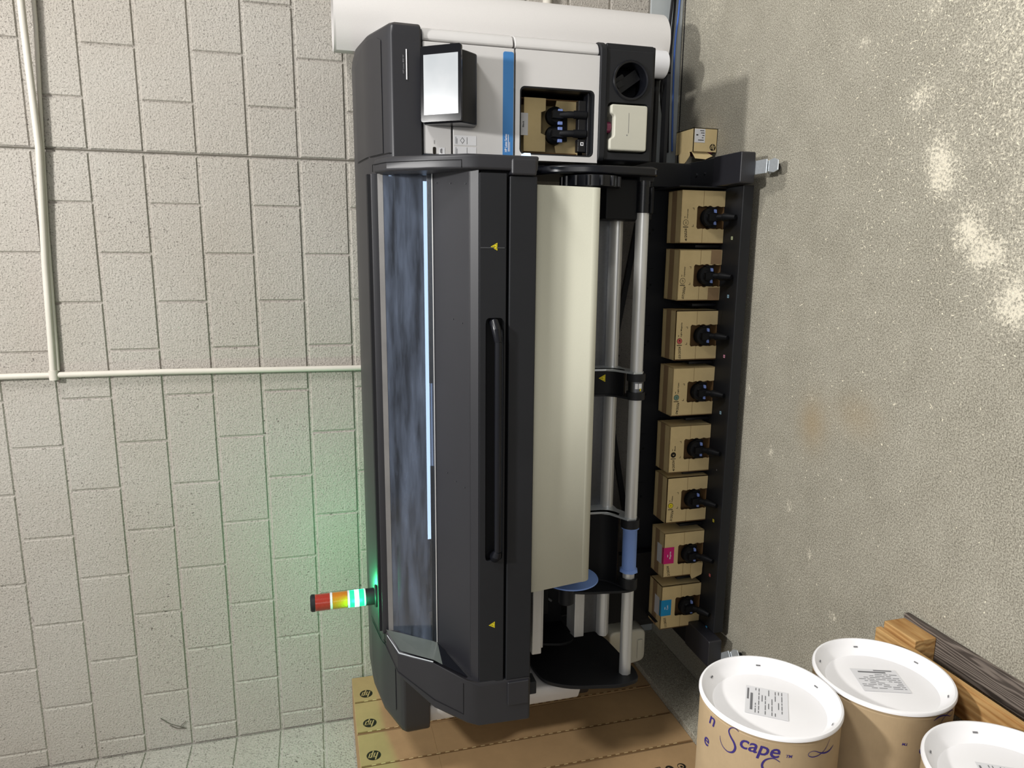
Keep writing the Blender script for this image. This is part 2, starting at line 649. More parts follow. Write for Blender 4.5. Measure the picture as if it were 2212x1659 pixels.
def corners(x0, x1, y0, y1, k=6):
    out = []
    for c in ((x1, y1), (x0, y1), (x0, y0), (x1, y0)):
        out += [c] * k
    return out


def rpoly(pts, r, k=5):
    out = []
    n = len(pts)
    for i in range(n):
        p = Vector(pts[i])
        a = Vector(pts[i - 1]) - p
        b = Vector(pts[(i + 1) % n]) - p
        rr = min(r, a.length * 0.45, b.length * 0.45)
        p0 = p + a.normalized() * rr
        p1 = p + b.normalized() * rr
        for j in range(k):
            t_ = j / (k - 1)
            q = p0.lerp(p, t_).lerp(p.lerp(p1, t_), t_)
            out.append((q.x, q.y))
    return out


def circ(cx, cy, r, n=24, a0=0):
    return [(cx + r * math.cos(2 * PI * i / n + a0), cy + r * math.sin(2 * PI * i / n + a0)) for i in range(n)]


def thing(name, label, cat, loc=(0, 0, 0), group=None):
    o = bpy.data.objects.new(name, None)
    C.objects.link(o)
    o.location = loc
    o.empty_display_size = 0.1
    tag(o, label, cat, group)
    return o


def tag(o, label, cat, group=None):
    o['label'] = label
    o['category'] = cat
    if group:
        o['group'] = group
    return o


def struct(o):
    o['kind'] = 'structure'
    return o


def lab(o, s_):
    o['label'] = s_
    return o


def hp_logo(mb, o, right, up, r, off, mi_disc, mi_letter):
    """round mark with slanted h and p"""
    mb.flat(circ(0, 0, r, 40), [tuple(range(40))], o, right, up, off, mi_disc)

    def sl(x0, x1, y0, y1):
        pts = [(x0, y0), (x1, y0), (x1, y1), (x0, y1)]
        pts = [((x + 0.32 * y) * r, y * r) for x, y in pts]
        mb.flat(pts, [(0, 1, 2, 3)], o, right, up, off + 0.0005, mi_letter)
    sl(-0.56, -0.36, -0.5, 0.93)
    sl(-0.36, -0.06, 0.28, 0.45)
    sl(-0.16, 0.03, -0.5, 0.45)
    sl(0.16, 0.36, -0.93, 0.45)
    sl(0.36, 0.62, 0.28, 0.45)
    sl(0.36, 0.62, -0.5, -0.33)
    sl(0.52, 0.70, -0.5, 0.45)


def warning(name, parent, o, right, up, s_):
    mb = MB()
    mb.flat([(-s_, -0.8 * s_), (s_, -0.8 * s_), (0, s_)], [(0, 1, 2)], o, right, up, 0.001, 0)
    mb.flat([(-s_ * .74, -0.65 * s_), (s_ * .74, -0.65 * s_), (0, s_ * .7)], [(0, 1, 2)], o, right, up, 0.0014, 1)
    mb.flat([(-s_ * .6, -0.57 * s_), (s_ * .6, -0.57 * s_), (0, s_ * .53)], [(0, 1, 2)], o, right, up, 0.0018, 0)
    mb.flat([(-s_ * .09, -0.3 * s_), (s_ * .09, -0.3 * s_), (s_ * .06, s_ * .25), (-s_ * .06, s_ * .25)], [(0, 1, 2, 3)], o, right, up, 0.0022, 1)
    return lab(mb.build(name, ['yellow', 'print_black'], parent), 'yellow triangular warning sticker')


# ------------------------------------------------------------------ the room
XL = -2.73
H = 0.2032
ZB = 0.1684      # top of the painted footing, first bed joint


def block_wall(name, umin, umax, rows, par, joint=None):
    mb = MB()
    mb.add([par(umin, 0.0062, 0), par(umax, 0.0062, 0), par(umax, 0.0062, ZB + rows * H), par(umin, 0.0062, ZB + rows * H)], [(0, 1, 2, 3)])
    rnd = random.Random(3)
    for r_ in range(rows):
        z0 = ZB + r_ * H
        z1 = z0 + H
        u = math.floor(umin / (2 * H)) * 2 * H - (H if r_ % 2 == 0 else 0)
        while u < umax:
            spans = [(u, u + 2 * H)]
            if joint is not None and u < joint - 0.01 and u + 2 * H > joint + 0.01:
                spans = [(u, joint), (joint, u + 2 * H)]
            for a, b in spans:
                a2, b2 = max(a, umin), min(b, umax)
                if b2 - a2 > 0.02:
                    ga = 0.0065 if (joint is not None and abs(a - joint) < 0.01) else 0.0025
                    gb = 0.0065 if (joint is not None and abs(b - joint) < 0.01) else 0.0025
                    e = 0.0055
                    dep = rnd.uniform(-0.0008, 0.0008)
                    g = 0.0042
                    oo = [(a2 + ga, z0 + g), (b2 - gb, z0 + g), (b2 - gb, z1 - g), (a2 + ga, z1 - g)]
                    ii = [(a2 + ga + e, z0 + g + e), (b2 - gb - e, z0 + g + e), (b2 - gb - e, z1 - g - e), (a2 + ga + e, z1 - g - e)]
                    mb.add([par(x, 0.0068, z) for x, z in oo] + [par(x, dep, z) for x, z in ii],
                           [(4, 5, 6, 7)] + [(i, (i + 1) % 4, 4 + (i + 1) % 4, 4 + i) for i in range(4)])
            u += 2 * H
    return struct(mb.build(name, 'block', smooth=15))


block_wall('wall_back', XL, 5.2, 20, lambda u, d, z: (u, d, z), joint=0.0)
block_wall('wall_left', -7.0, 0.0, 20, lambda u, d, z: (XL - d, u, z))
mb = MB().box(XL - 0.25, 5.2, 0.0075, 0.25, 0, ZB + 20 * H)
struct(mb.build('wall_back_core', 'block'))
mb = MB().box(XL - 0.25, XL - 0.009, -7.0, 0.009, 0, ZB + 20 * H)
struct(mb.build('wall_left_core', 'block'))
struct(MB().box(0.000, 0.0055, 0.0030, 0.0066, ZB, 4.2).build('trim_3', 'joint_sealant'))
struct(MB().box(XL, 5.2, -0.004, 0.009, 0, ZB - 0.002).build('baseboard_back', 'grey_paint', bev=0.003))
# floor: a grid fine enough to carry the wear and rust marks where the camera looks down on them
mb = MB()
fx = [XL - 0.25, -2.4] + [-1.9 + 0.02 * i for i in range(140)] + [1.4, 5.2]
fyy = [-7.0, -3.0] + [-2.4 + 0.02 * i for i in range(100)] + [-0.3, 0.25]
nx_, ny_ = len(fx), len(fyy)
mb.add([(x, y, 0.0) for y in fyy for x in fx], [(j * nx_ + i, j * nx_ + i + 1, (j + 1) * nx_ + i + 1, (j + 1) * nx_ + i) for j in range(ny_ - 1) for i in range(nx_ - 1)])
fl_o = mb.build('floor', 'concrete', normals=False)
WEAR = ((0.08, -1.51, .045, .05, .8), (-.085, -1.60, .06, .05, .8), (-.16, -1.63, .05, .05, .9), (-.30, -1.73, .06, .05, .85), (-.37, -1.80, .05, .06, .9), (-.50, -1.90, .07, .06, .9),
        (.30, -1.26, .022, .03, .7), (.33, -1.53, .03, .03, .6), (.10, -1.9, .55, .22, .32), (.35, -1.75, .4, .2, .3), (-.30, -2.05, .3, .2, .32),
        (-1.171, -.94, .020, .012, 1.0), (-1.351, -1.085, .022, .016, .95), (-1.491, -1.224, .026, .014, 1.0), (-1.666, -1.377, .018, .02, .95),
        (-.90, -1.151, .018, .016, .7), (-.95, -.76, .016, .014, .9), (.66, -.30, .16, .03, .45), (-.86, -.62, .3, .02, .2))
RUST = ((-.995, -1.171, .09, .07, 1.0), (-.918, -1.387, .07, .1, .6), (-.30, -.60, .2, .1, .3))
wa = fl_o.data.attributes.new('wear', 'FLOAT', 'POINT')
ra = fl_o.data.attributes.new('rust', 'FLOAT', 'POINT')
for v_ in fl_o.data.vertices:
    x, y = v_.co.x, v_.co.y
    wa.data[v_.index].value = min(1.0, sum(k * math.exp(-((x - a) / c) ** 2 - ((y - b) / d) ** 2) for a, b, c, d, k in WEAR))
    ra.data[v_.index].value = min(1.0, sum(k * math.exp(-((x - a) / c) ** 2 - ((y - b) / d) ** 2) for a, b, c, d, k in RUST))
struct(fl_o)
struct(MB().box(XL - 0.25, 5.2, -7.0, 0.25, -0.1, -0.002).build('floor_slab', 'grey_paint'))
# raised curb the long cartons stand on
struct(MB().box(XL, -2.47, -3.2, -0.004, 0, 0.222).build('trim_1', 'concrete', bev=0.004))
# joint line along the foot of the wall
struct(MB().box(-2.4, 5.2, -0.030, -0.024, -0.002, 0.0025).build('trim_2', 'rubber'))

# short pale fibres and splashes stuck to the floor
rnd = random.Random(11)
mb = MB()
n_f = 0
while n_f < 950:
    x = rnd.uniform(-0.9, 0.75)
    y = rnd.uniform(-2.15, -0.9)
    dns = math.exp(-((x - .05) / .42) ** 2 - ((y + 1.72) / .36) ** 2) + 0.03
    if rnd.random() > dns:
        continue
    n_f += 1
    a = rnd.gauss(1.2, 0.9)
    L2 = rnd.uniform(.002, .009) * (1.0 if rnd.random() < .9 else 1.8)
    wd = rnd.uniform(.0008, .0019)
    ca, sa = math.cos(a), math.sin(a)
    pts = [(-L2, 0), (0, -wd), (L2, 0), (0, wd)]
    mb.add([(x + u * ca - v * sa, y + u * sa + v * ca, 0.0006) for u, v in pts], [(0, 1, 2, 3)])
fo = mb.build('paint_flecks', 'fleck', normals=False)
tag(fo, 'scattered short pale flecks stuck to the bare concrete floor', 'flecks')
fo['kind'] = 'stuff'

# ------------------------------------------------------------------ conduit on the wall
mb = MB()
mb.tube([(-0.919, -0.016, 0.9), (-0.92, -0.016, 1.6), (-0.908, -0.016, 2.4), (-0.906, -0.016, 3.0), (-0.904, -0.016, 4.2)], 0.0125, 16)
o = mb.build('conduit_pipe', 'painted_pipe')
tag(o, 'vertical cream painted conduit running up the block wall behind the machine', 'conduit', 'painted conduits')
mb = MB()
mb.tube([(-0.89, -0.022, 2.815), (-0.45, -0.024, 2.80), (0.0, -0.03, 2.775), (0.45, -0.05, 2.775), (1.6, -0.09, 2.76)], 0.013, 16)
mb.tube([(-0.89, -0.014, 2.800), (-0.3, -0.012, 2.783), (0.45, -0.014, 2.745), (1.6, -0.014, 2.72)], 0.008, 12)
o = mb.build('conduit_pipe', 'painted_pipe')
MB().lathe([(0.0, -0.02), (0.018, -0.02), (0.018, 0.02), (0.0, 0.02)], (-0.906, -0.02, 2.815), (1, 0, 0), 20).build('pipe_joint', 'painted_pipe', o)
tag(o, 'horizontal cream painted conduit high on the block wall casting a thick shadow', 'conduit', 'painted conduits')
mb = MB().tube([(0.62, -0.022, 0.688), (2.5, -0.022, 0.688)], 0.021, 18)
o = mb.build('conduit_pipe', 'painted_pipe')
tag(o, 'short low grey pipe on the wall beside the white roll at the frame edge', 'conduit', 'painted conduits')

mb = MB()
for pth in (((-2.566, -.004, 2.537), (-2.60, -.006, 2.50), (-2.637, -.004, 2.432)), ((-2.60, -.004, 2.43), (-2.625, -.006, 2.455), (-2.64, -.004, 2.43)), ((-2.61, -.004, 2.50), (-2.632, -.004, 2.47), (-2.637, -.004, 2.432))):
    mb.tube(pth, 0.0016, 6)
tag(mb.build('cobweb', 'joint_sealant'), 'dark dusty cobweb strands on the block wall near the left corner', 'cobweb')

# ------------------------------------------------------------------ cables along the foot of the wall
for nm, pts, r_, mt, lb in (
    ('power_cable', [(0.10, -0.05, 0.07), (0.35, -0.035, 0.11), (0.475, -0.03, 0.10), (0.62, -0.03, 0.085), (0.784, -0.03, 0.071), (1.3, -0.03, 0.03)], 0.0065, 'rubber',
     'thick black cable sloping down the grey wall footing, highest of the cables'),
    ('power_cable', [(0.095, -0.035, 0.062), (0.3, -0.03, 0.066), (0.539, -0.03, 0.068), (0.786, -0.02, 0.052), (1.3, -0.02, 0.04)], 0.006, 'rubber',
     'black cable lying between the thick black cable and the blue one'),
    ('network_cable', [(0.10, -0.05, 0.045), (0.2, -0.045, 0.047), (0.561, -0.035, 0.05), (0.788, -0.03, 0.033), (1.3, -0.03, 0.02)], 0.0045, 'cable_blue',
     'thin blue cable along the foot of the wall')):
    # smooth path
    P = [Vector(p) for p in pts]
    path = []
    for i in range(len(P) - 1):
        p0, p1, p2, p3 = P[max(i - 1, 0)], P[i], P[i + 1], P[min(i + 2, len(P) - 1)]
        for k in range(6):
            t_ = k / 6
            path.append(0.5 * ((2 * p1) + (p2 - p0) * t_ + (2 * p0 - 5 * p1 + 4 * p2 - p3) * t_ * t_ + (3 * p1 - p0 - 3 * p2 + p3) * t_ ** 3))
    path.append(P[-1])
    tag(MB().tube(path, r_, 10).build(nm, mt), lb, 'cable', 'cables along the wall')

# ------------------------------------------------------------------ white media rolls behind the machine
rx, ry, rr = 0.535, -0.165, 0.128
mb = MB()
n_ = 48
secs = []
for rad in (rr, rr - 0.003):
    for z in (0.205, 1.64):
        secs.append([(rx + rad * math.cos(2 * PI * k / n_), ry + rad * math.sin(2 * PI * k / n_), z) for k in range(n_)])
mb.loft([secs[0], secs[1]], True, False)
mb.loft([secs[1], secs[3]], True, False)
mb.loft([secs[3], secs[2]], True, False)
mb.loft([secs[2], secs[0]], True, False)
# loose outer wrap with a lifted corner at the top
sp = []
for k in range(30):
    a = R(-150 + k * 7.5)
    q = rr + 0.002 + 0.03 * max(0, (6 - k) / 6) ** 1.5
    sp.append((rx + q * math.cos(a), ry + q * math.sin(a)))
secs = [[(x, y, 0.205) for x, y in sp], [(x, y, 1.632) for x, y in sp]]
mb.loft(secs, False, False)
roll = mb.build('media_roll', 'white_media')
tag(roll, 'tall white roll of print media standing upright between machine and wall', 'roll', 'white rolls behind the machine')
mb = MB()
mb.lathe([(0.0, 0.0), (0.052, 0.0), (0.057, 0.004), (0.057, 1.2), (0.0, 1.2)], (0.425, -0.30, 0.232), (0, 0, 1), 40)
roll2 = mb.build('media_roll', 'label_white')
tag(roll2, 'thinner white roll tucked behind the black base, only its lower end showing', 'roll', 'white rolls behind the machine')

# ------------------------------------------------------------------ the printer
PR = thing('wide_format_printer', 'large charcoal and white wide format printer with tinted window on wheeled legs', 'printer', (-0.95, -0.5, 0))

# --- top cover
prof = [(-.838, 1.383), (-.842, 1.482), (-.825, 1.497), (-.67, 1.55), (-.47, 1.577), (-.30, 1.578), (-.14, 1.565), (-.12, 1.54), (-.12, 1.383)]
mb = MB()


def cover_sec(x, k=0.0):
    return [(x, y + k * (0.0 if i < 1 else 0), z) for i, (y, z) in enumerate(prof)]


xs = [(-2.20, 0.022), (-2.215, 0.0), (0.335, 0.0), (0.352, 0.02)]
# loft along x with slightly shrunk end sections for softened ends
secs = []
for x, sh in ((-2.262, .035), (-2.24, .01), (-2.21, 0), (0.315, 0), (0.345, .008), (0.358, .03)):
    cy, cz = -.48, 1.47
    secs.append([(x, y + (sh if y < cy else -sh * .5), z - (sh * .5 if z > cz else 0)) for y, z in prof])
cover = MB().loft(secs).build('top_cover', 'charcoal', PR, bev=0.006, seg=3)


def on_slope(x, t_, up=0.0025):
    # t_ 0 at the front edge of the sloped top, 1 at its back
    y = -.825 + t_ * (-.47 + .825)
    a = (-.825, 1.497)
    b = (-.67, 1.55)
    c = (-.47, 1.577)
    if y < -.67:
        z = a[1] + (y - a[0]) / (b[0] - a[0]) * (b[1] - a[1])
    else:
        z = b[1] + (y - b[0]) / (c[0] - b[0]) * (c[1] - b[1])
    return (x, y, z + up)


for nm, x0, x1 in (('cover_panel', 0.325, -0.055), ('cover_panel', -1.93, -2.19)):
    mb = MB()
    secs = []
    for i in range(10):
        t_ = 0.1 + 0.85 * i / 9
        e = 0.02 * (1 - min(1, i / 2)) ** 2 + 0.11 * max(0, (t_ - 0.45)) ** 1.2
        xa, xb = (x0 - e, x1) if x0 > 0 else (x0, x1 + e)
        secs.append([on_slope(xa, t_), on_slope(xb, t_)])
    mb.loft(secs, False, False)
    mb.build(nm, 'charcoal', cover)
mb = MB()
for x in (-0.06, -1.92):
    mb.loft([[on_slope(x, -0.04 + 1.0 * i / 8, 0.001), on_slope(x + 0.004, -0.04 + 1.0 * i / 8, 0.001)] for i in range(9)], False, False)
build_each(mb, 'cover_seam', 'deep_black', cover)
# front outline seam of inset on right module + strip + name
mb = MB().rect((0, -.842, 0), (1, 0, 0), (0, 0, 1), 0.176, 0.270, 1.432, 1.4355, 0.001)
mb.build('silver_line', 'print_white', cover)
mb = MB().text('HP Latex 800 W', (0.194, -.842, 1.4415), (1, 0, 0), (0, 0, 1), 0.0075, 0.0012, width=0.058)
mb.build('name_print', 'print_grey', cover)

# --- white right module
fy = -.83
body = MB().box(-0.055, 0.33, -0.56, -0.12, 0.55, 1.39).build('body_shell', 'white', PR, bev=0.004)
# side column with rounded plan, split by a seam
for z0, z1 in ((1.064, 1.378), (0.748, 1.058)):
    prf = rpoly([(0.308, -.828), (0.345, -.812), (0.362, -.765), (0.362, -.13), (0.308, -.13)], 0.03, 6)
    MB().prism(prf, 'z', z0, z1).build('side_column', 'white', PR, bev=0.003)
# upper front panels
MB().box(-0.055, 0.303, fy, -.56, 1.283, 1.378).build('front_panel', 'white', PR, bev=0.003)
pb = MB().box(-0.055, 0.303, fy, -.56, 1.062, 1.277).build('front_panel', 'white', PR, bev=0.003)
mb = MB().prism(rpoly([(-0.055, 1.0645), (0.291, 1.0645), (0.291, 1.102), (-0.055, 1.102)], 0.008), 'y', fy - 0.001, fy + 0.002)
st = lab(mb.build('blue_stripe', 'blue_stripe', PR), 'blue stripe with white product writing')
mb = MB().text('HP Latex Series', (-0.038, fy - .001, 1.0865), (1, 0, 0), (0, 0, 1), 0.0125, 0.001, width=0.06)
mb.rect((0, fy - .001, 0), (1, 0, 0), (0, 0, 1), -0.036, 0.021, 1.0805, 1.0825, 0.001)
mb.rect((0, fy - .001, 0), (1, 0, 0), (0, 0, 1), -0.036, -0.004, 1.0765, 1.078, 0.001)
mb.build('white_writing', 'print_white', st)
# stickers and switch
mb = MB()
for z0, z1, x0, x1, mi in ((1.196, 1.277, -0.0215, 0.010, 0), (1.196, 1.277, -0.055, -0.0265, 0)):
    mb.rect((0, fy, 0), (1, 0, 0), (0, 0, 1), x0, x1, z0, z1 - 0.003, 0.0008, 0)
for x0 in (-0.018, -0.052):
    for z, wd in ((1.267, .023), (1.263, .018), (1.228, .023)):
        mb.rect((0, fy, 0), (1, 0, 0), (0, 0, 1), x0, x0 + wd, z, z + 0.0016, 0.0012, 1)
mb.flat([(x * 0.011 - 0.0065, 1.245 + y * 0.008) for x, y in ((-1, 0), (0, -1), (1, 0), (0, 1))], [(0, 1, 2, 3)], (0, fy, 0), (1, 0, 0), (0, 0, 1), 0.0012, 1)
mb.flat([(x * 0.008 - 0.0065, 1.245 + y * 0.006) for x, y in ((-1, 0), (0, -1), (1, 0), (0, 1))], [(0, 1, 2, 3)], (0, fy, 0), (1, 0, 0), (0, 0, 1), 0.0015, 0)
lab(mb.build('sticker', ['label_white', 'print_grey'], PR), 'two small white instruction stickers')
mb = MB()
mb.prism(rrect(-0.055, -0.0315, 1.337, 1.3475, 0.004), 'y', fy - 0.001, fy + 0.002, 0)
mb.rect((0, fy, 0), (1, 0, 0), (0, 0, 1), -0.022, -0.010, 1.342, 1.3432, 0.0012, 0)
mb.rect((0, fy, 0), (1, 0, 0), (0, 0, 1), -0.055, -0.033, 1.306, 1.327, 0.0008, 1)
mb.rect((0, fy, 0), (1, 0, 0), (0, 0, 1), -0.052, -0.036, 1.316, 1.3185, 0.0014, 0)
mb.rect((0, fy, 0), (1, 0, 0), (0, 0, 1), -0.050, -0.038, 1.321, 1.3225, 0.0014, 0)
lab(mb.build('power_switch', ['print_black', 'label_white'], PR), 'black power switch with a small grey sticker')

# --- lower door with window and bay
mb = MB().ring(corners(-0.062, 0.303, 0.748, 1.056), rrect(-0.043, 0.185, 0.763, 1.041, 0.018), 'y', fy, -.81)
mb.ring(rrect(-0.043 - .0001, 0.185 + .0001, 0.763, 1.041, 0.018), rrect(-0.038, 0.180, 0.768, 1.036, 0.016), 'y', fy + 0.002, -.80, 1)
door = mb.build('bay_door', ['white', 'black'], PR)
mb = MB()
mb.box(-0.045, -0.040, -.81, -.60, 0.763, 1.041)
mb.box(0.182, 0.187, -.81, -.60, 0.763, 1.041)
mb.box(-0.045, 0.187, -.81, -.60, 0.757, 0.762)
mb.box(-0.045, 0.187, -.81, -.60, 1.042, 1.047)
mb.box(-0.05, 0.19, -.60, -.59, 0.757, 1.047)
mb.box(-0.04, 0.182, -.812, -.765, 0.762, 0.782)
for x0, x1 in ((-0.022, 0.022), (0.05, 0.095), (0.118, 0.155)):
    mb.box(x0, x1, -.800, -.770, 0.782, 0.812)
mb.rect((0.006, -.8001, .797), (1, 0, 0), (0, 0, 1), -0.006, 0.006, -0.006, 0.006, 0.0008, 1)
mb.rect((0.006, -.8001, .797), (1, 0, 0), (0, 0, 1), -0.003, 0.003, -0.003, 0.003, 0.0013, 0)
mb.build('ink_bay', ['gloss_black', 'print_white'], PR, bev=0.0015)

# --- touch screen
mb = MB()
mb.prism(rpoly([(-.83, 1.372), (-.852, 1.382), (-.935, 1.27), (-.925, 1.252), (-.885, 1.205), (-.83, 1.20)], 0.01), 'x', 0.036, 0.262)
scr = mb.build('screen_housing', 'gloss_black', PR, bev=0.005, seg=3)
s0 = Vector((0.0, -.858, 1.386))
s1 = Vector((0.0, -.945, 1.268))
upv = (s0 - s1).normalized()
mb = MB()
nrm = Vector((1, 0, 0)).cross(upv)
L_ = (s0 - s1).length
pl = rrect(0.040, 0.275, 0.0, L_, 0.008)
o1 = s1 + nrm * 0.003
mb.add([tuple(o1 + Vector((x, 0, 0)) + upv * y + nrm * 0.006) for x, y in pl] + [tuple(o1 + Vector((x, 0, 0)) + upv * y - nrm * 0.004) for x, y in pl],
       [tuple(range(24)), tuple(range(47, 23, -1))] + [(i, 24 + i, 24 + (i + 1) % 24, (i + 1) % 24) for i in range(24)])
bz = mb.build('screen_bezel', 'screen_black', scr)
mb = MB().rect(o1, (1, 0, 0), upv, 0.062, 0.248, 0.010, L_ - 0.012, 0.0075)
lab(mb.build('screen_display', 'screen', scr), 'bright white lit touch display')

# --- black base housing with round recess and tank bay
mb = MB().prism(rpoly([(-0.055, -.838), (0.335, -.838), (0.358, -.80), (0.362, -.13), (-0.055, -.13)], 0.02), 'z', 0.722, 0.747)
mb.build('base_flange', 'black', PR, bev=0.004)
mb = MB()
cx, cz, cr = 0.228, 0.628, 0.060
ci = []
for q in range(4):
    for i in range(8):
        a = R(90 * q + 90 * i / 7)
        ci.append((cx + cr * math.cos(a), cz + cr * math.sin(a)))
mb.ring(corners(0.157, 0.330, 0.538, 0.722, 8), ci, 'y', -.83, -.80)
mb.ring(corners(-0.05, 0.157, 0.538, 0.722, 6), rrect(-0.022, 0.150, 0.555, 0.712, 0.016), 'y', -.83, -.80)
mb.box(0.157, 0.345, -.70, -.12, 0.545, 0.722)
mb.box(-0.05, 0.157, -.70, -.12, 0.545, 0.722)
mb.box(0.322, 0.350, -.825, -.12, 0.538, 0.722)
mb.box(-0.05, 0.348, -.825, -.12, 0.530, 0.545)
mb.box(-0.052, -0.024, -.825, -.7, 0.538, 0.722)
base = mb.build('base_housing', 'black', PR, bev=0.006, seg=3)
mb = MB()
mb.lathe([(0.060, 0), (0.067, 0.0), (0.069, 0.004), (0.066, 0.008), (0.060, 0.006), (0.058, -0.02), (0.058, -0.06)], (cx, -.83, cz), (0, -1, 0), 48)
mb.build('recess_ring', 'gloss_black', base)
mb = MB()
a = R(-38)
for (u0, u1, v0, v1, y0) in ((-.055, .05, -.02, .02, -.79), (.0, .045, -.034, -.02, -.80), (.02, .045, -.02, .0, -.81)):
    pts = [(cx + u * math.cos(R(125)) - v * math.sin(R(125)), cz + u * math.sin(R(125)) + v * math.cos(R(125))) for u, v in rrect(u0, u1, v0, v1, 0.004)]
    mb.prism(pts, 'y', y0, -.74)
mb.build('recess_lever', 'black', base, bev=0.001)
mb = MB()
tk = rpoly([(-0.016, 0.560), (0.143, 0.560), (0.143, 0.703), (0.112, 0.703), (0.104, 0.690), (0.032, 0.690), (0.024, 0.706), (-0.016, 0.706)], 0.010)
mb.prism(tk, 'y', -.842, -.72)
tank = mb.build('cleaner_tank', 'cream', PR, bev=0.006, seg=3)
tank.parent = None
tag(tank, 'cream plastic tank slotted into the black base of the machine', 'container')
mb = MB().rect((0, -.842, 0), (1, 0, 0), (0, 0, 1), 0.045, 0.115, 0.634, 0.6352, 0.0006, 0)
mb.flat(circ(0.038, 0.640, 0.0022, 10), [tuple(range(10))], (0, -.842, 0), (1, 0, 0), (0, 0, 1), 0.0006, 0)
mb.build('tank_marks', ['print_grey'], tank)
mb = MB().cyl((0.068, -.80, 0.692), (0.068, -.80, 0.708), 0.02, n=20)
lab(mb.build('tank_cap', 'wine_foil', tank), 'dark red tank cap')

# --- hood (the tinted front)
OP = [(-.86, 1.553), (-.955, 1.518), (-1.05, 1.400), (-1.118, 1.295), (-1.122, 1.252), (-1.122, 1.060), (-.90, 1.050), (-.86, 1.10)]
# right end cap
def cap(secl, name):
    mb_ = MB()
    mb_.loft(secl)
    return mb_.build(name, 'charcoal', PR, bev=0.010, seg=3)


mb = MB()
hood_r = cap([[(-0.130, y, z) for y, z in OP], [(-0.098, y, z) for y, z in OP],
              [(-0.082, y * 0.99 - .008, z - 0.006) for y, z in OP]], 'hood_end_cap')
xi = [-1.775, -1.822, -1.817, -1.862, -1.888, -1.888, -1.888, -1.80]
xo = [-1.85, -1.915, -2.005, -2.035, -2.055, -2.06, -2.06, -1.95]
hood_l = cap([[(x, y, z) for x, (y, z) in zip(xi, OP)], [(x, y, z) for x, (y, z) in zip(xo, OP)]], 'hood_end_cap')
# shallow inset outline on the caps
WT = (-.852, 1.541)
WB = (-.930, 1.366)
PF = (-1.095, 1.277)
BF = (-1.113, 1.250)
# sloped panel under the window, bevel band
mb = MB()
mb.loft([[(-0.128, WB[0], WB[1]), (-0.128, PF[0], PF[1]), (-0.128, PF[0] + .01, PF[1] - .03), (-0.128, WB[0] + .02, WB[1] - .03)],
         [(-1.822, WB[0], WB[1]), (-1.885, PF[0], PF[1]), (-1.885, PF[0] + .01, PF[1] - .03), (-1.822, WB[0] + .02, WB[1] - .03)]])
slope = mb.build('sloped_panel', 'charcoal', PR, bev=0.002)
mb = MB()
mb.loft([[(-0.128, PF[0], PF[1]), (-0.128, BF[0], BF[1]), (-0.128, BF[0] + .03, BF[1]), (-0.128, PF[0] + .03, PF[1] - .02)],
         [(-1.885, PF[0], PF[1]), (-1.89, BF[0], BF[1]), (-1.89, BF[0] + .03, BF[1]), (-1.885, PF[0] + .03, PF[1] - .02)]])
mb.build('bevel_band', 'charcoal', PR, bev=0.003)
# screws on the slope
mb = MB()
dn = Vector((0, PF[0] - WB[0], PF[1] - WB[1])).normalized()
sn = Vector((1, 0, 0)).cross(-dn)
for x, t_ in ((-0.16, .12), (-0.165, .5), (-0.17, .9), (-0.60, .55), (-0.61, .8), (-1.14, .35), (-1.16, .6), (-1.17, .85)):
    p = Vector((x, WB[0], WB[1])).lerp(Vector((x, PF[0], PF[1])), t_)
    mb.cyl(p - sn * 0.001, p + sn * 0.002, 0.0022, n=10)
build_each(mb, 'screw', 'steel', slope)
# window frame strips and glass
mb = MB()
def wpt(x, t_, up=0.0):
    wn = Vector((0, -0.913, 0.407))
    p = Vector((x, WT[0], WT[1])).lerp(Vector((x, WB[0], WB[1])), t_) + wn * up
    return tuple(p)


def wstrip(mb_, x0, x1, t0, t1, th, mi=0, up=0.0):
    a_ = [wpt(x0, t0, up), wpt(x0, t1, up), wpt(x0, t1, up - th), wpt(x0, t0, up - th)]
    b_ = [wpt(x1, t0, up), wpt(x1, t1, up), wpt(x1, t1, up - th), wpt(x1, t0, up - th)]
    mb_.loft([a_, b_], True, True, mi)


# top rails between cover and window
mb = MB()
mb.prism([(-.846, 1.50), (-.851, 1.545), (-.848, 1.560), (-.825, 1.560), (-.825, 1.50)], 'x', -0.128, -1.80)
mb.build('top_rail', 'charcoal', PR, bev=0.002)
mb = MB()
mb.prism([(-.824, 1.50), (-.824, 1.570), (-.80, 1.572), (-.80, 1.50)], 'x', -0.128, -1.80)  # black bar standing in for the dark gap between cover and rail
mb.build('rail_gasket', 'rubber', PR)
mb = MB()
wstrip(mb, -0.128, -1.825, 0.015, 0.112, 0.004, 0, 0.001)
mb.build('window_frame', 'frame_grey', PR)
mb = MB()
a_ = [wpt(-0.128, 0.1, 0), wpt(-0.128, 0.999, 0)]
b_ = [wpt(-1.835, 0.1, 0), wpt(-1.822, 1.0, 0)]
mb.loft([a_, b_], False, False)
gl = mb.build('window_pane', 'glass', PR)
mb = MB()
wstrip(mb, -0.128, -0.832, 0.895, 0.99, 0.003)
mb.build('window_trim', 'steel', PR)
mb = MB()
wstrip(mb, -1.131, -1.815, 0.895, 0.99, 0.003)
mb.build('window_trim', 'steel', PR)
mb = MB()
wstrip(mb, -0.128, -1.82, 0.985, 1.0, 0.004, 0, 0.003)
mb.build('window_edge', 'alu', PR)
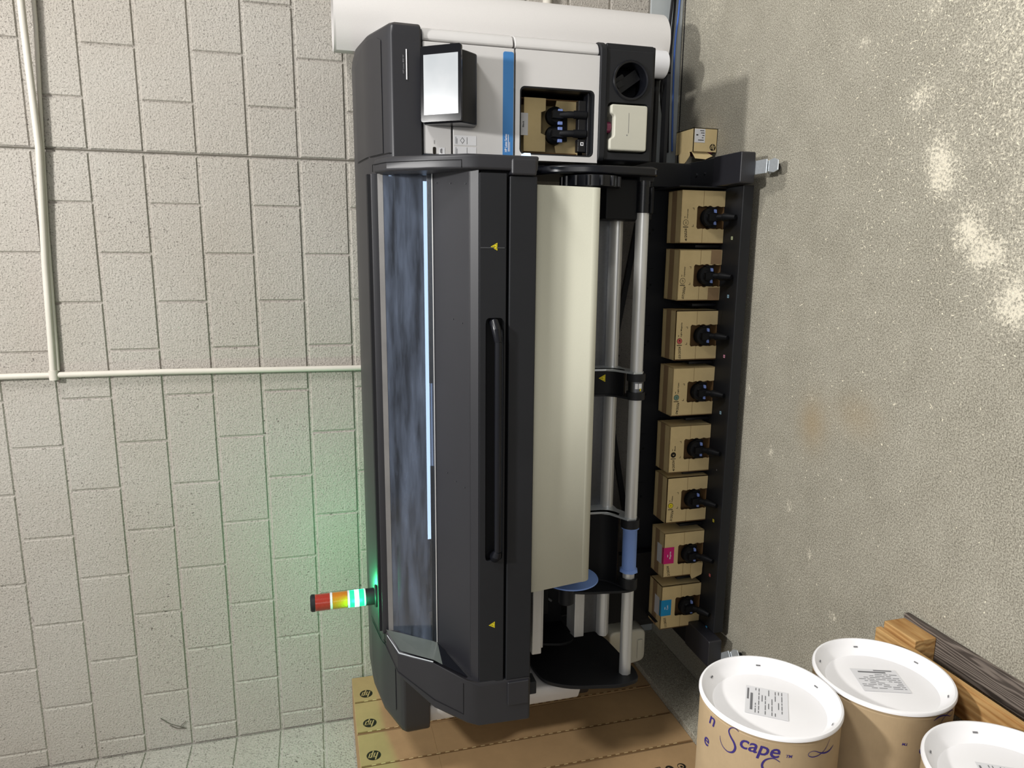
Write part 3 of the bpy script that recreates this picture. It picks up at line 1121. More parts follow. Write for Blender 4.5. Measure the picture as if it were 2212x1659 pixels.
# left smoked triangular side window, wall reflection painted as its grey upper part
A_ = (-1.838, WT[0], WT[1])
B_ = (-1.822, WB[0], WB[1])
C_ = (-1.888, PF[0], PF[1])
A_ = (-1.816, -.856, 1.541)
B_ = (-1.815, WB[0], WB[1])
D_ = (-1.815, -.953, 1.508)
E_ = (-1.775, -.862, 1.549)
P_ = (-1.822, -1.068, 1.372)
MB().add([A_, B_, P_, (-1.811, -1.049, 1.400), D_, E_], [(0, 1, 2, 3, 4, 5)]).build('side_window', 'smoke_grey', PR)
MB().add([(-1.8145, WB[0], WB[1] + .001), (-1.878, -1.09, 1.275), (-1.850, -1.110, 1.300), P_], [(0, 1, 2, 3)]).build('side_panel', 'smoke_dark', PR)  # lower part of the same pane, left dark without the painted reflection
mb = MB()
mb.tube([A_, B_, C_], 0.0035, 8)
mb.build('window_edge', 'rubber', PR)
mb = MB()
mb.tube([(-1.792, -.875, 1.546), (-1.822, -.957, 1.512), (-1.818, -1.05, 1.402)], 0.0022, 8)
mb.build('chrome_edge', 'zinc', PR)
mb = MB()
wstrip(mb, -1.765, -1.815, 0.32, 0.62, 0.02, 0, -0.004)
mb.build('hinge_block', 'black', PR)

# front faces
FY = -1.118
mb = MB().ring(corners(-1.888, -0.138, 1.162, 1.250, 6), rrect(-1.425, -0.590, 1.170, 1.228, 0.012), 'y', FY, FY + 0.02)
mb.box(-1.44, -0.58, FY + 0.045, FY + 0.05, 1.16, 1.24)
mb.box(-1.44, -0.58, FY + 0.015, FY + 0.05, 1.226, 1.235)
mb.box(-1.44, -0.58, FY + 0.015, FY + 0.05, 1.162, 1.172)
ff = mb.build('front_face', 'black', PR, bev=0.002)
MB().box(-0.364 - .004, -0.364 - .001, FY - .0012, FY, 1.168, 1.247).build('face_seam', 'steel', ff)
mb = MB()
mb.tube([(-0.602, FY + 0.04, 1.200), (-0.606, FY - 0.004, 1.200), (-0.625, FY - 0.016, 1.198), (-0.665, FY - 0.018, 1.192)], [0.015, 0.016, 0.016, 0.013], 16)
mb.tube([(-0.665, FY - 0.018, 1.192), (-1.385, FY - 0.018, 1.190)], 0.012, 16)
mb.tube([(-1.385, FY - 0.018, 1.190), (-1.40, FY - 0.016, 1.193), (-1.413, FY - 0.004, 1.195), (-1.414, FY + 0.04, 1.195)], [0.013, 0.017, 0.017, 0.016], 16)
mb.build('long_handle', 'gloss_black', PR)
mb = MB().box(-1.888, -0.145, -1.120, -.90, 1.062, 1.153)
mb.build('lower_flap', 'black', PR, bev=0.004)
mb = MB().box(-1.985, -1.893, -1.130, -1.05, 1.068, 1.148)
mb.build('flap_end', 'charcoal', PR, bev=0.004)
mb = MB().box(-0.143, -0.092, -1.128, -1.04, 1.066, 1.150)
mb.build('flap_end', 'charcoal', PR, bev=0.008, seg=3)
def lerp(a_, b_, t_):
    return a_ + (b_ - a_) * t_


def groove(xs_, k_edge, parent_):
    pts_ = []
    seq = [(0, .12, .0), (0, k_edge, .0), (1, k_edge, .0), (2, k_edge, .0), (3, k_edge, -.012), (3, .10, -.012)]
    for i_, k_, ex in seq:
        y_, z_ = OP[i_]
        pts_.append((lerp(xs_[0][i_], xs_[1][i_], k_), y_ - .0012 - ex * .55, z_ + .0012 - ex * -.8 * -1))
    MB().tube(pts_, .0011, 8).build('cap_groove', 'deep_black', parent_)


groove((xi, xo), .80, hood_l)
groove(([-.130] * 8, [-.084] * 8), .62, hood_r)
mb = MB().box(-0.10, -0.075, -1.03, -.97, 1.035, 1.066)
mb.build('flap_hinge', 'black', PR, bev=0.004)
mb = MB().box(-1.975, -1.925, -1.10, -1.04, 1.030, 1.066)
mb.build('flap_hinge', 'black', PR, bev=0.004)
mb = MB().prism(rrect(-0.078, -0.052, -.95, -.90, 0.008), 'z', 1.035, 1.055)
lab(mb.build('status_light', 'small_led', PR), 'pale blue glowing status light')
# dark gap filler behind the flap/face line and hood underside
mb = MB().box(-1.93, -0.10, -1.09, -.84, 1.15, 1.24)
mb.box(-1.95, -0.08, -.90, -.25, 1.05, 1.10)
mb.box(-1.95, -0.06, -.30, -.14, .95, 1.40)
mb.build('hood_underside', 'deep_black', PR)
# interior
mb = MB()
mb.box(-1.86, -0.125, -.615, -.60, 1.24, 1.53)
mb.box(-1.86, -0.125, -.93, -.60, 1.23, 1.335)
mb.box(-1.86, -0.125, -.82, -.60, 1.530, 1.538)
mb.prism([(-.615, 1.335), (-.66, 1.345), (-.63, 1.43), (-.615, 1.43)], 'x', -1.78, -0.14)
mb.build('interior', 'deep_black', PR)
mb = MB()
mb.box(-1.50, -0.135, -.705, -.697, 1.350, 1.364, 0)
mb.box(-1.50, -0.135, -.715, -.711, 1.341, 1.346, 1)
mb.box(-1.50, -0.135, -.668, -.664, 1.372, 1.376, 1)
mb.box(-1.80, -0.135, -.645, -.640, 1.452, 1.4545, 2)
mb.box(-1.80, -0.135, -.640, -.634, 1.488, 1.4905, 2)
mb.rect((-0.1325, 0, 0), (0, -1, 0), (0, 0, 1), 0.71, 0.84, 1.49, 1.535, -0.001, 0)  # glowing patch, stands in for bright light caught on the end wall
build_each(mb, 'light_bar', ['led', 'led_dim', 'steel'], PR)
mb = MB()
for x0, x1 in ((-0.80, -0.92), (-1.19, -1.31)):
    mb.box(x1, x0, -.675, -.62, 1.375, 1.44)
build_each(mb, 'print_carriage', 'black', PR, bev=0.004)
mb = MB()
hp_logo(mb, (-1.045, -.662, 1.412), (1, 0, 0), (0, 0.35, 0.94), 0.031, 0.0, 0, 1)
mb.lathe([(0.031, 0.0), (0.033, 0.0), (0.033, 0.002), (0.031, 0.002)], (-1.045, -.662, 1.412), (0, -.94, 0.35), 40, 1)
lab(mb.build('round_badge', ['steel', 'zinc'], PR), 'round metal badge with slanted letters')
warning('warning_sticker', PR, (-0.632, -.66, 1.462), (1, 0, 0), (0, 0, 1), 0.011)
warning('warning_sticker', PR, (-1.385, -.66, 1.462), (1, 0, 0), (0, 0, 1), 0.011)
warning('warning_sticker', PR, (-0.363, FY, 1.202), (1, 0, 0), (0, 0, 1), 0.012)
warning('warning_sticker', PR, (-1.665, FY, 1.204), (1, 0, 0), (0, 0, 1), 0.012)

# --- left module
mb = MB()
mb.prism(rpoly([(-2.150, -.82), (-2.185, -.82), (-2.247, -.79), (-2.247, -.13), (-2.150, -.13)], 0.02), 'z', 0.745, 1.385)
mb.build('body_shell', 'white', PR, bev=0.004)
mb = MB().prism(rpoly([(-2.150, -.815), (-2.18, -.815), (-2.237, -.785), (-2.237, -.13), (-2.150, -.13)], 0.02), 'z', 0.700, 0.743)
mb.build('base_flange', 'black', PR, bev=0.003)

# --- frame behind: rear beam, extrusion, columns, feet
mb = MB()
mb.box(-2.02, -0.06, -.66, -.60, 0.580, 0.735)
mb.box(-2.02, -0.06, -.70, -.66, 0.690, 0.735)
mb.build('cross_beam', 'alu', PR, bev=0.004)
mb = MB().box(-2.02, -0.06, -.675, -.659, 0.622, 0.689)
mb.build('beam_groove', 'steel', PR, bev=0.002)
mb = MB()
mb.prism(rpoly([(-.70, 0.575), (-.725, 0.60), (-.71, 0.625), (-.665, 0.625), (-.66, 0.575)], 0.012), 'x', -2.02, -0.06)
mb.build('beam_lip', 'alu', PR)
mb = MB().box(-1.99, -1.20, -.83, -.77, 0.925, 0.965)
mb.box(-1.99, -1.20, -.79, -.75, 0.905, 0.93)
mb.build('guide_bar', 'alu', PR, bev=0.004)
# front round-cornered spindle bar
ty, tz = -.835, .562
mb = MB().tube([(-2.15, ty, tz - .008), (-0.12, ty, tz)], 0.026, 8)
bar = mb.build('spindle_bar', 'alu', PR, smooth=50)
mb = MB().tube([(-0.235, ty, tz), (-0.12, ty, tz)], 0.0285, 24)
for x in (-0.140, -0.170, -0.200, -0.234):
    mb.tube([(x - .0015, ty, tz), (x + .0015, ty, tz)], 0.0296, 24)
mb.build('bar_sleeve', 'gloss_black', bar)

# end plates and arms
pr_r = rpoly([(-.55, 1.00), (-.76, .985), (-.87, .92), (-.925, .80), (-.93, .66), (-.905, .545), (-.875, .525), (-.55, .525)], 0.05, 7)
MB().prism(pr_r, 'x', -0.108, -0.078).build('end_plate', 'gloss_black', PR, bev=0.008, seg=3)
mb = MB()
mb.prism(circ(-.83, .77, .105, 40), 'x', -0.150, -0.112)
for k in range(14):
    a = 2 * PI * k / 14
    mb.prism(circ(-.83 + .104 * math.cos(a), .77 + .104 * math.sin(a), .010, 10), 'x', -0.148, -0.114)
mb.build('gear_knob', 'gloss_black', PR)
mb = MB().box(-0.262, -0.112, -.84, -.70, 0.525, 0.712)
mb.box(-0.24, -0.14, -.865, -.80, 0.53, 0.545)
mb.build('right_bracket', 'deep_black', PR, bev=0.012, seg=3)
mb = MB().box(-0.125, -0.07, -.86, -.80, 0.53, 0.59)
mb.build('bar_clamp', 'black', PR, bev=0.006)
pr_l = rpoly([(-.40, .86), (-.55, .905), (-.68, .925), (-.81, .905), (-.872, .81), (-.915, .60), (-.895, .515), (-.83, .500), (-.55, .53), (-.40, .60)], 0.05, 7)
MB().prism(pr_l, 'x', -2.145, -2.128).build('end_plate', 'black', PR, bev=0.003)
mb = MB()
mb.prism(rpoly([(-.42, .97), (-.60, .98), (-.70, .92), (-.735, .80), (-.72, .74), (-.42, .74)], 0.05, 7), 'x', -2.03, -2.018)
mb.box(-2.10, -1.70, -.55, -.50, .74, 1.04)
mb.box(-2.10, -1.76, -.50, -.46, .16, .56)
mb.box(-1.95, -1.78, -.60, -.55, .82, .93)
mb.build('inner_plate', 'deep_black', PR, bev=0.003)
mb = MB()
mb.tube([(-1.79, -.56, .93), (-1.90, -.58, .80)], 0.006, 8)
mb.box(-1.88, -1.80, -.565, -.55, .895, .905)
mb.build('linkage', 'steel', PR)

def yoke(x0, x1, nm):
    """bracket wrapping the cross beam and reaching down to the spindle bar"""
    front = [(-.742, .745), (-.752, .72), (-.757, .66), (-.765, .635), (-.79, .612), (-.815, .60)]
    back = [(-.795, .585), (-.77, .595), (-.745, .615), (-.735, .65), (-.73, .745)]
    mb_ = MB().prism(front + back, 'x', x0, x1)
    o_ = mb_.build(nm, 'deep_black', PR, bev=0.002)
    for xa, xb in ((x1 - .008, x1), (x0, x0 + .008)):
        mb2 = MB().prism([(-.66, .755), (-.745, .752), (-.758, .70), (-.762, .655), (-.785, .625), (-.82, .605), (-.862, .582), (-.862, .545), (-.84, .530), (-.80, .545), (-.74, .575), (-.66, .575)], 'x', xa, xb)
        mb2.build('bracket_flange', 'zinc' if xb == x1 else 'black', o_, bev=0.001)
    return o_


yk = yoke(-0.945, -0.835, 'centre_bracket')
mb = MB().tube([(-.872, ty, tz - .003), (-.843, ty, tz - .003)], 0.036, 28)
mb.build('bracket_ring', 'black', yk)
mb = MB().tube([(-.945, ty, tz - .003), (-.915, ty, tz - .003)], 0.036, 28)
mb.build('bracket_ring', 'black', yk)
mb = MB().tube([(-.915, ty, tz - .003), (-.872, ty, tz - .003)], 0.0300, 28)
mb.add([(x, ty - 0.0315 * math.cos(R(a_)), tz - .003 + 0.0315 * math.sin(R(a_))) for a_ in (-20, 5, 10, 30) for x in (-.879, -.900)], [(0, 1, 3, 2), (4, 5, 7, 6)], 1)
mb.add([(x, ty - 0.0318 * math.cos(R(a_)), tz - .003 + 0.0318 * math.sin(R(a_))) for a_ in (-15, -5) for x in (-.898, -.908)], [(0, 1, 3, 2)], 2)
mb.build('instruction_sticker', ['steel', 'print_white', 'yellow'], yk)
warning('warning_sticker', PR, (-0.872, -.757, 0.668), (1, 0, 0), (0, 0.09, 1), 0.015)
yl = yoke(-1.735, -1.432, 'left_bracket')
mb = MB().tube([(-1.475, ty, tz - .004), (-1.440, ty, tz - .004)], 0.037, 28)
mb.build('bracket_ring', 'black', yl)
mb = MB().tube([(-1.735, ty, tz - .006), (-1.695, ty, tz - .006)], 0.037, 28)
mb.build('bracket_ring', 'black', yl)
mb = MB().tube([(-1.668, ty, tz - .006), (-1.66, ty, tz - .006), (-1.655, ty, tz - .006), (-1.485, ty, tz - .005), (-1.48, ty, tz - .005), (-1.475, ty, tz - .005)],
               [0.039, 0.038, 0.031, 0.031, 0.037, 0.038], 8)
lab(mb.build('blue_handle', 'blue_plastic', yl, smooth=50), 'blue plastic grip on the bar')
prb = rpoly([(-.60, .90), (-.72, .885), (-.80, .84), (-.84, .76), (-.872, .57), (-.855, .520), (-.80, .51), (-.60, .55)], 0.05, 7)
MB().prism(prb, 'x', -1.748, -1.737).build('holder_plate', 'black', PR, bev=0.003)
mb = MB().lathe([(0.0, 0.006), (0.04, 0.006), (0.108, 0.001), (0.110, -0.003), (0.0, -0.004)], (-1.625, -.915, .842), (1, 0, 0), 56)
lab(mb.build('blue_hub', 'blue_plastic', PR), 'blue disc hub holding the media')
MB().tube([(-1.737, -.90, .85), (-1.628, -.90, .85)], 0.03, 24).build('hub_shaft', 'black', PR)

# tray
TX0, TX1 = -2.065, -0.112
mb = MB()
mb.box(TX0, TX1, -.745, -.40, 0.072, 0.085)
mb.box(TX0, TX1, -.752, -.742, 0.040, 0.086)
mb.box(TX0, TX1, -.748, -.725, 0.036, 0.044)
mb.box(TX0, TX1, -.412, -.40, 0.085, 0.33)
mb.box(TX0, TX0 + 0.006, -.60, -.41, 0.085, 0.30)
mb.box(TX1 - 0.006, TX1, -.64, -.41, 0.085, 0.31)
tray = mb.build('ink_tray', 'black', PR, bev=0.003)
TXC = [-0.235, -0.474, -0.728, -0.974, -1.2315, -1.4665, -1.727, -1.983]
cols = ['pale_green', 'pale_blue', 'pink', 'pale_blue', 'print_grey', 'yellow', 'rose', 'cyan']
for i, xc in enumerate(TXC):
    mb = MB()
    s_ = 0.0065 if i != 4 else 0.003
    mb.rect((xc - 0.085, -.690, 0.085), (1, 0, 0), (0, 1, 0), -s_, s_, -s_, s_, 0.0008, 0)
    mb.rect((xc - 0.085, -.690, 0.085), (1, 0, 0), (0, 1, 0), -s_ * .35, s_ * .35, -s_ * .5, s_ * .5, 0.0012, 1)
    mb.build('colour_mark', [cols[i], 'print_grey'], tray)
mb = MB()
for i, xc in enumerate(TXC):
    mb.box(xc + 0.02, xc + 0.022, -.413, -.4122, 0.296, 0.322)
    mb.box(xc - 0.07, xc - 0.062, -.4135, -.4122, 0.318, 0.326)
    mb.box(xc - 0.055, xc - 0.045, -.4135, -.4122, 0.303, 0.312)
build_each(mb, 'tray_slot', 'deep_black', tray)
mb = MB()
for i in range(7):
    xm = 0.5 * (TXC[i] + TXC[i + 1])
    mb.box(xm - 0.006, xm + 0.006, -.60, -.41, 0.086, 0.20)
build_each(mb, 'tray_divider', 'gloss_black', tray, bev=0.002)

# support struts seen through the gap
mb = MB()
for pts in (((-0.25, -.28, 0.315), (-0.84, -.28, 0.415)), ((-1.16, -.28, 0.415), (-1.75, -.28, 0.30))):
    a_, b_ = Vector(pts[0]), Vector(pts[1])
    mb.loft([[(a_.x, a_.y, a_.z - .012), (a_.x, a_.y + .02, a_.z - .012), (a_.x, a_.y + .02, a_.z + .012), (a_.x, a_.y, a_.z + .012)],
             [(b_.x, b_.y, b_.z - .012), (b_.x, b_.y + .02, b_.z - .012), (b_.x, b_.y + .02, b_.z + .012), (b_.x, b_.y, b_.z + .012)]])
mb.box(-2.08, -0.10, -.26, -.22, 0.13, 0.20)
mb.box(-0.84, -0.80, -.28, -.24, 0.40, 1.05)
mb.box(-1.20, -1.16, -.28, -.24, 0.40, 1.05)
mb.box(-1.20, -0.80, -.28, -.24, 0.40, 0.425)
mb.build('rear_struts', 'black', PR)

# feet, columns, casters
for sx, x0, x1 in ((1, -0.108, 0.006), (-1, -2.19, -2.072)):
    mb = MB()
    mb.box(x0, x1, -.60, -.06, 0.078, 0.136)
    foot = mb.build('foot', 'black', PR, bev=0.004)
    MB().prism(rpoly([(x0 - .003, -.805), (x1 + .003, -.805), (x1 + .003, -.598), (x0 - .003, -.598)], 0.01), 'z', 0.075, 0.139).build('foot_cap', 'charcoal', foot, bev=0.004)
    mb = MB()
    for y in (-.46, -.53):
        mb.cyl((0.5 * (x0 + x1), y, 0.134), (0.5 * (x0 + x1), y, 0.140), 0.008 if y > -.5 else 0.005, n=14)
    build_each(mb, 'bolt', 'steel', foot)
    mb = MB().box(x0 + 0.004, x1 - 0.004, -.41, -.24, 0.13, 0.72 if sx < 0 else 0.56)
    mb.build('column', 'black', PR, bev=0.006)
    for yc in (-.845, -.12):
        xc = 0.5 * (x0 + x1)
        rt = yc < -.5
        ang = 0.0 if sx > 0 else R(38)
        ca, sa = math.cos(ang), math.sin(ang)

        def W(u, v, z, xc=xc, yc=yc, ca=ca, sa=sa):
            return (xc + u * ca - v * sa, yc + u * sa + v * ca, z)
        yoff = 0.0 if rt else 0.0
        mb = MB()
        wl = Vector(W(-0.012, yoff, 0.036))
        wr = Vector(W(0.012, yoff, 0.036))
        mb.tube([wl, wr], 0.036, 28)
        wheel = mb.build('caster_wheel', 'rubber', PR, bev=0.004, seg=3)
        mb = MB()
        for s2 in (-1, 1):
            u = 0.019 * s2
            pts = [(-.022, .070), (.045, .070), (.020, .030), (.008, .020), (-.010, .022)]
            v0 = [W(u - .0015, v, z) for v, z in pts]
            v1 = [W(u + .0015, v, z) for v, z in pts]
            mb.loft([v0, v1])
        mb.loft([[W(-.026, -.03, .068), W(.026, -.03, .068), W(.026, .055, .068), W(-.026, .055, .068)],
                 [W(-.026, -.03, .0735), W(.026, -.03, .0735), W(.026, .055, .0735), W(-.026, .055, .0735)]])
        mb.tube([W(-.025, 0, .036), W(.025, 0, .036)], 0.005, 12)
        if rt:
            # brake pedal
            pd = [(-.020, -.030, .062), (.020, -.030, .062), (.026, -.062, .060), (.018, -.078, .052), (-.018, -.078, .052), (-.026, -.062, .060)]
            v0 = [W(u, v, z) for u, v, z in pd]
            v1 = [W(u, v, z + .004) for u, v, z in pd]
            mb.loft([v0, v1])
            mb.tube([W(-.024, -.05, .052), W(.024, -.05, .052)], 0.004, 10)
        mb.build('caster_bracket', 'zinc', wheel, bev=0.001)

# hidden shelf carrying the rolls
MB().box(0.39, 0.60, -.255, -.05, 0.188, 0.203).build('rear_shelf', 'black', PR, bev=0.002)
MB().box(-0.02, 0.40, -.17, -.13, 0.188, 0.203).build('rear_shelf_arm', 'black', PR)
MB().box(0.385, 0.465, -.33, -.256, 0.216, 0.231).build('rear_shelf', 'black', PR)
MB().box(-0.02, 0.39, -.33, -.29, 0.216, 0.231).build('rear_shelf_arm', 'black', PR)

# drip tank hung at the far left
mb = MB()
mb.prism(rpoly([(-2.15, .292), (-2.315, .292), (-2.335, .42), (-2.30, .47), (-2.15, .48)], 0.03), 'y', -.40, -.50)
dt = mb.build('waste_tank', 'cream', None, bev=0.01, seg=3)
mb = MB().box(-2.30, -2.20, -.508, -.498, .31, .335)
mb.build('tank_step', 'cream', dt, bev=0.003)
tag(dt, 'cream plastic waste tank hanging beyond the left end of the machine', 'container')

# signal tower
tx, tyy = -1.768, -.60
mb = MB().lathe([(0.0, 0.010), (0.040, 0.010), (0.045, 0.006), (0.045, 0.0), (0.0, 0.0)], (tx, tyy, 1.561), (0, 0, 1), 32)
mb.tube([(tx, tyy, 1.565), (tx, tyy, 1.605)], 0.034, 32)
tow = mb.build('signal_tower', 'black', PR)
for nm, mt, z0, z1, r_ in (('tower_collar', 'label_white', 1.606, 1.612, .0345), ('green_lens', 'green_on', 1.613, 1.668, .0335), ('tower_collar', 'label_white', 1.669, 1.677, .0345),
                           ('amber_lens', 'amber_lens', 1.678, 1.736, .0335), ('tower_collar', 'label_white', 1.737, 1.745, .0345), ('red_lens', 'red_lens', 1.746, 1.803, .0335)):
    o = MB().tube([(tx, tyy, z0), (tx, tyy, z1)], r_, 32).build(nm, mt, tow)
    if nm == 'green_lens':
        lab(o, 'lit green lens')
    elif nm == 'amber_lens':
        lab(o, 'unlit amber lens')
    elif nm == 'red_lens':
        lab(o, 'unlit red lens')
MB().lathe([(0.0342, 0.0), (0.0342, 0.013), (0.029, 0.018), (0.0, 0.018)], (tx, tyy, 1.804), (0, 0, 1), 32).build('tower_cap', 'black', tow)
MB().tube([(tx, tyy, 1.632), (tx, tyy, 1.650)], 0.0338, 24).build('green_glow', 'green_core', tow)
gd = bpy.data.lights.new('green_beacon', 'POINT')
gd.energy = 5.5
gd.color = (0.05, 1.0, 0.35)
gd.shadow_soft_size = 0.03
go = bpy.data.objects.new('green_beacon', gd)
C.objects.link(go)
go.location = (tx, tyy + 0.065, 1.64)
gd2 = bpy.data.lights.new('green_beacon', 'POINT')
gd2.energy = 1.8
gd2.color = (0.05, 1.0, 0.35)
gd2.shadow_soft_size = 0.02
go2 = bpy.data.objects.new('green_beacon', gd2)
C.objects.link(go2)
go2.location = (tx, tyy - 0.06, 1.64)

# ------------------------------------------------------------------ media hanging from the machine
mp = [(-1.06, 1.085), (-1.086, 1.068), (-1.083, 1.032), (-1.052, .850)]
for i in range(8):
    a = R(180 - 15 + i * 18)
    mp.append((-1.025 + .028 * math.cos(R(180 + i * 15)), .846 + .034 * -math.sin(R(i * 15))))
mp += [(-.985, .822), (-.95, .83)]
x0, x1 = -1.578, -0.166
mb = MB()
mb.loft([[(x0, y, z) for y, z in mp], [(x1, y, z) for y, z in mp]], False, False)
# the core roll behind the sheet
mb.lathe([(0.045, 0.0), (0.088, 0.0), (0.088, x1 - x0 - 0.02), (0.045, x1 - x0 - 0.02)], (x0 + .01, -.925, .905), (1, 0, 0), 40)
ms = mb.build('media_sheet', 'media')
sd = ms.modifiers.new('solid', 'SOLIDIFY')
sd.thickness = 0.0012
tag(ms, 'wide cream sheet of print media hanging below the dark hood', 'paper sheet')

# ------------------------------------------------------------------ ink cartons in the tray
def connector(mb_, x, y, z, s_=1.0):
    """black bag-in-box connector; face looks to -y"""
    mb_.lathe([(0.0, 0.032), (0.020, 0.032), (0.024, 0.026), (0.034, 0.024), (0.038, 0.016), (0.038, 0.0), (0.0, 0.0)], (x, y, z), (0, -1, 0), 32)
    mb_.box(x - .042, x + .042, y - .018, y + .004, z - .030, z + .006)
    mb_.box(x - .014, x + .014, y - .045, y - .02, z - .02, z + .02)
    mb_.tube([(x, y - .020, z - .006), (x, y - .038, z - .022), (x, y - .062, z - .036)], [.013, .014, .012], 16)
    mb_.tube([(x, y - .060, z - .035), (x, y - .066, z - .038), (x, y - .085, z - .050), (x, y - .110, z - .060)], [.017, .0175, .015, .010], 16)


CW, CH, CD = 0.213, 0.200, 0.118


def make_carton(name, idx):
    root = bpy.data.objects.new(name, None)
    C.objects.link(root)
    mb_ = MB()
    hw = CW / 2
    # front wall with torn notch, open downwards
    nx0, nx1, nz = -0.048, 0.044, 0.128
    rr_ = random.Random(idx)
    left = [(-hw, 0), (nx0, 0)] + [(nx0 + rr_.uniform(-.0025, .0025), 0.008 * k) for k in range(1, 14)] + [(nx0 - .001, nz - .006), (nx0 + .006, nz)]
    right = [(nx1 - .006, nz), (nx1 + .001, nz - .006)] + [(nx1 + rr_.uniform(-.0025, .0025), 0.008 * k) for k in range(13, 0, -1)] + [(nx1, 0), (hw, 0)]
    fr = left + right + [(hw, CH), (-hw, CH)]
    mb_.prism(fr, 'y', 0.0, 0.004, 0)
    mb_.box(-hw, -hw + .004, 0.0, CD, 0, CH, 0)
    mb_.box(hw - .004, hw, 0.0, CD, 0, CH, 0)
    mb_.box(-hw, hw, 0.0, CD, CH - .004, CH, 0)
    mb_.box(-hw, hw, CD - .004, CD, 0, CH, 0)
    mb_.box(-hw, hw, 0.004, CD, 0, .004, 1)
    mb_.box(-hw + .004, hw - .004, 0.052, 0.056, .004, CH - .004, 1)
    body_ = mb_.build('carton_body', ['card', 'card_dark'], root)
    # seam lines and tape
    m2 = MB()
    m2.rect((0, 0, 0), (1, 0, 0), (0, 0, 1), -hw, nx0, 0.099, 0.1003, 0.0006, 0)
    m2.rect((0, 0, 0), (1, 0, 0), (0, 0, 1), nx1, hw, 0.099, 0.1003, 0.0006, 0)
    m2.rect((0, 0, 0), (1, 0, 0), (0, 0, 1), -hw, -hw + .002, 0.0, CH, 0.0006, 0)
    m2.rect((0, 0, CH), (1, 0, 0), (0, 1, 0), -hw, hw, 0.042, 0.084, 0.0006, 1)
    build_each(m2, 'carton_seam', ['card_dark', 'card_tape'], root)
    m3 = MB()
    connector(m3, -0.002, 0.006, 0.072)
    m3.build('ink_connector', 'deep_black', root)
    m4 = MB()
    for dx in (-0.025, 0.023):
        m4.prism(rpoly([(dx - .007, 0.050), (dx + .007, 0.052), (dx + .008, 0.062), (dx - .006, 0.061)], .002, 3), 'y', -0.024, -0.010)
    build_each(m4, 'release_tab', 'lavender', root, 'pale blue release tab')
    return root


ROUND = {'OC': ('OC', 'Overcoat', 'card', 'print_black', '4/2026'), 'OP': ('OP', 'Optimizer', 'card', 'print_black', '07/2026'),
         'LM': ('LM', 'Light Magenta', 'rose', 'print_black', '03/2026'), 'LC': ('LC', 'Light Cyan', 'teal', 'print_black', '04/2026'),
         'K': ('K', 'Black', 'print_black', 'card', '4/2026'), 'Y': ('Y', 'Yellow', 'yellow', 'print_black', '3/2026')}
specs = [('OC', 'brown ink carton marked Overcoat, nearest the right leg of the printer'),
         ('OP', 'brown ink carton marked Optimizer, with darker stained lower corners'),
         ('LM', 'brown ink carton with a red round mark and Light Magenta print'),
         ('LC', 'brown ink carton with a green round mark and Light Cyan print'),
         ('K', 'brown ink carton with a solid black round mark and Black print'),
         ('Y', 'brown ink carton with a yellow round mark and Yellow print'),
         ('M', 'brown ink carton with a magenta label and a torn flap'),
         ('C', 'brown ink carton with a bright blue label, farthest left in the tray')]
first = make_carton('ink_carton', 1)
cartons = [first]
for i in range(1, 8):
    r_ = first.copy()
    C.objects.link(r_)
    for ch in list(first.children):
        c_ = ch.copy()
        C.objects.link(c_)
        c_.parent = r_
    cartons.append(r_)
